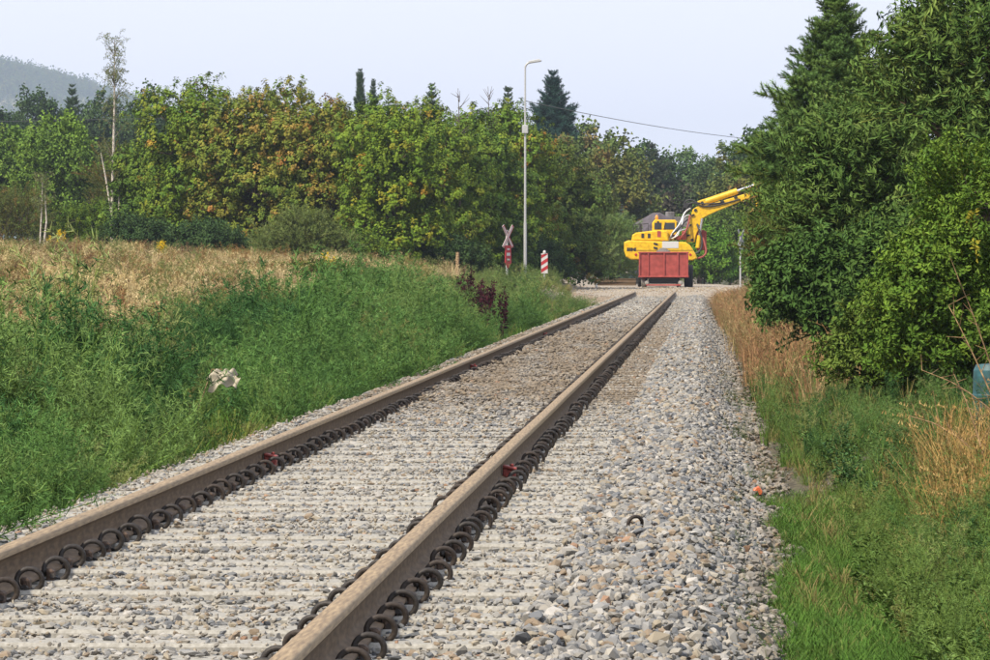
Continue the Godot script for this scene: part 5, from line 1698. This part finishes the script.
func build_details() -> void:
	# dark purple amaranths on the bank
	var am := [[457, 104, 0.75, "purple-red weed at the left end of the purple clump"], [466, 102, 1.0, "tall purple-red weed, second from the left of the clump"], [477, 98, 0.95, "purple-red weed in the middle of the clump"], [486, 96, 0.95, "dark purple weed right of the middle of the clump"], [493, 92, 1.0, "purple-black weed leaning towards the left rail"], [498, 90, 0.9, "purple-black weed at the right end, nearest the rail"]]
	for a in am:
		var p := at_ground(a[0], a[1])
		stalk_plant("purple_weed", a[3], "plant", p, a[2] * 1.05, 6, Color(0.07, 0.03, 0.035), Color(0.045, 0.012, 0.018), 0.09, "dark purple weeds on the bank", Color(0.045, 0.02, 0.03))
	# rusty docks in the meadow edge
	var dk := [[30, 52, "rusty dock stalk at the far left of the meadow edge"], [62, 55, "dark brown dock left of the rust-red pair"], [82, 50, "rust-red dock stalk with dense seeds"], [97, 53, "leaning rust-red dock stalk, right of the pair"], [125, 62, "tall brown dock among the straw"], [145, 60, "orange-brown dock above the green weeds"], [163, 56, "rightmost rust-red dock above the pale cloth"], [205, 70, "grey-brown seeded stalk at the middle of the meadow edge"], [245, 75, "slim brown seeded stalk right of the middle of the meadow"]]
	for a in dk:
		stalk_plant("dock_plant", a[2], "plant", at_ground(a[0], a[1]), rf(0.85, 1.1), 3, Color(0.2, 0.1, 0.05), Color(0.2, 0.085, 0.04), 0.04, "rusty docks at the meadow edge", Color(0.16, 0.12, 0.05))
	# yellow goldenrod
	for a in [[55, 165, 1.15, "yellow goldenrod clump far left before the trees"], [328, 118, 0.95, "small yellow goldenrod tuft beside the dark bramble patch"], [158, 150, 0.85, "faint yellow goldenrod sprig left of the maples"]]:
		stalk_plant("goldenrod", a[3], "plant", at_ground(a[0], a[1]), a[2], 9, Color(0.1, 0.13, 0.03), Color(0.6, 0.42, 0.02), 0.1, "yellow goldenrods in the meadow", Color(0.08, 0.12, 0.03))
	# dark bramble patch in the meadow
	for a in [[312, 112, 1.2, "low dark bramble patch in the straw meadow"]]:
		tree("bramble_patch", a[3], "bush", at_ground(a[0], a[1]), 0.02, BARK, [[0, 0.4, 0, a[2], 0.22, 0.5], [0.4, 0.42, 0, a[2] * 0.6, 0.2, 0.4]], W.oval, 260, 0.9, OLIVE, "bramble patches", -0.6, 0.0, false)
	# pale cut trunk by the maples
	var p := at_ground(457, 150.0)
	var b := Builder.new()
	b.tube([Vector3.ZERO, Vector3(0.01, 0.5, 0), Vector3(0.02, 1.05, 0)], [0.07, 0.06, 0.055], 8, Color(0.5, 0.36, 0.2))
	var o := put("cut_stake", b.mesh(), M.bark)
	o.position = p
	tag(o, "short pale wooden stake above the purple weeds", "stake")
	# crumpled cloth in the weeds
	var st := SurfaceTool.new()
	st.begin(Mesh.PRIMITIVE_TRIANGLES)
	for i in 15:
		for j in 15:
			var u := i / 14.0 - 0.5; var v := j / 14.0 - 0.5
			var fold := 0.05 * sin(u * 13.0 + v * 5.0) + 0.035 * sin(v * 17.0 - u * 6.0) + 0.03 * noise_fine.get_noise_2d(u * 12.0, v * 12.0)
			st.add_vertex(Vector3(u * 0.3 + 0.03 * sin(v * 9.0), 0.13 + fold - 0.9 * (u * u + v * v) * 0.4, v * 0.24))
	for i in 14:
		for j in 14:
			var a := i * 15 + j
			for k in [a, a + 15, a + 16, a, a + 16, a + 1]: st.add_index(k)
	st.generate_normals()
	var cp := spot(222, 372, 42.0)
	var cl := thing("cloth_scrap", "crumpled cream cloth scrap caught in the green weeds", "cloth", Vector3(cp.x, ground_y(cp.x, 42.0), -42.0))
	var m1 := put("cloth", st.commit(), M.cloth, cl)
	m1.scale = Vector3(0.85, 0.6, 0.8)
	m1.position.y = cp.y - ground_y(cp.x, 42.0) - 0.08
	m1.rotation = Vector3(0.75, 0.3, 0.1)
	b = Builder.new()
	b.tube([Vector3(-0.35, 0.0, 0), Vector3(-0.25, 0.28, 0.0), Vector3(-0.1, m1.position.y + 0.1, 0), Vector3(0.05, m1.position.y + 0.1, 0)], [0.008, 0.007, 0.006, 0.004], 5, Color(0.4, 0.3, 0.16))
	put("stick", b.mesh(), M.bark, cl)
	# loose clip on the shoulder
	b = Builder.new()
	var pts := []; var rr := []
	for i in 15:
		var a := deg_to_rad(lerpf(-30.0, 215.0, i / 14.0))
		pts.append(Vector3(0.04 * cos(a), 0.035 * sin(a), 0.02 * i / 14.0)); rr.append(0.0085)
	pts.append(Vector3(-0.02, -0.05, 0.03)); rr.append(0.0085)
	b.tube(pts, rr, 8)
	var lc := put("loose_clip", b.mesh(), M.clip_rusty)
	var dd := 21.0
	var lp := spot(634, 528, dd)
	lp.y = ballast_y(lp.x, dd) + 0.035
	lc.position = lp
	lc.rotation = Vector3(0.3, 0.5, -0.5)
	tag(lc, "bent black spring clip lying loose on the gravel shoulder", "spring clip")
	# orange litter at the ballast edge
	b = Builder.new()
	b.prism(poly([-0.03, 0.0, 0.03, 0.005, 0.035, 0.03, 0.01, 0.06, -0.015, 0.05, -0.035, 0.025]), -0.015, 0.012, Transform3D(Basis(Vector3.UP, 0.4), Vector3.ZERO), Color.WHITE, 0.004)
	var ol := put("orange_litter", b.mesh(), M.orange)
	lp = spot(757, 455, 31.0)
	ol.position = Vector3(lp.x, ballast_y(lp.x, 31.0) + 0.005, -31.0)
	tag(ol, "small orange plastic scrap at the edge of the gravel", "litter")
	# teal barrel half hidden at the right edge
	var bp := Vector3(spot(990, 390, 34.0).x, 0, -34.0)
	bp.y = ground_y(bp.x, 34.0)
	var br := thing("water_barrel", "teal rounded barrel half hidden in the bushes at the right edge", "barrel", bp)
	b = Builder.new()
	b.lathe([Vector2(0.0, 0.0), Vector2(0.11, 0.0), Vector2(0.13, 0.03), Vector2(0.135, 0.2), Vector2(0.14, 0.21), Vector2(0.14, 0.24), Vector2(0.135, 0.25), Vector2(0.13, 0.42), Vector2(0.11, 0.46), Vector2(0.0, 0.47)], 24)
	put("body", b.mesh(), M.teal, br)
	b = Builder.new()
	b.lathe([Vector2(0.035, 0.46), Vector2(0.035, 0.5), Vector2(0.0, 0.5)], 12, Transform3D(Basis.IDENTITY, Vector3(0.04, 0, 0.03)))
	put("cap", b.mesh(), M.teal, br)
	# dry bramble canes arching at the right
	var canes := [
		[Vector3(1.9, 0.1, -27.0), Vector3(1.6, 0.55, -27.0), Vector3(1.25, 0.62, -27.2), "long tan cane arching left at the right edge"],
		[Vector3(1.75, 0.1, -26.0), Vector3(1.5, 0.75, -26.2), Vector3(1.36, 1.0, -26.4), "upright tan cane before the teal barrel"],
		[Vector3(1.6, 0.05, -25.5), Vector3(1.4, 0.38, -25.6), Vector3(1.12, 0.4, -25.8), "low tan cane bending over the leafy weeds"],
		[Vector3(1.85, 0.15, -28.0), Vector3(1.62, 0.9, -28.0), Vector3(1.5, 1.15, -28.0), "thin brown cane leaning towards the light green bush"],
		[Vector3(1.5, 0.0, -24.5), Vector3(1.42, 0.45, -24.6), Vector3(1.3, 0.66, -24.7), "short brown cane at the front of the brambles"]]
	for c in canes:
		b = Builder.new()
		var cv := Curve3D.new()
		cv.add_point(c[0], Vector3.ZERO, (c[1] - c[0]) * 0.5)
		cv.add_point(c[2], (c[1] - c[2]) * 0.6, Vector3.ZERO)
		pts = []; rr = []
		for i in 15:
			pts.append(cv.sample_baked(cv.get_baked_length() * i / 14.0)); rr.append(lerpf(0.007, 0.002, i / 14.0))
		b.tube(pts, rr, 5, Color(0.4, 0.27, 0.13))
		for i in 12:
			var q: Vector3 = pts[3 + i % 12]
			var e := q + (rdir() + Vector3(0, 0.4, 0)) * rf(0.05, 0.16)
			b.tube([q, e], [0.003, 0.001], 3, Color(0.38, 0.25, 0.12), false)
		o = put("bramble_cane", b.mesh(), M.bark)
		tag(o, c[3], "cane", "dry canes at the right edge")
	# dry brown herb tangle round the canes
	var tg := Scatter.new()
	var tuft := grass_tuft(20, 1.0, 0.004, 0.12, 0.7, 0.4)
	for i in 150:
		var d := rf(22.5, 30.0); var x := rf(0.048, 0.075) * d
		tg.add(Basis(Vector3.UP, rf(0, TAU)).scaled_local(Vector3.ONE * rf(0.3, 0.6)), Vector3(x, ground_y(x, d) - 0.02, -d), pick([[Color(0.3, 0.19, 0.08), 2], [Color(0.22, 0.16, 0.06), 2], [Color(0.4, 0.28, 0.13), 1]], rng.randf()))
	tag(put_many("brown_herbs", tuft, M.blade, tg), "tangle of brown dried herbs round the canes at the right", "dry herbs", "", "stuff")
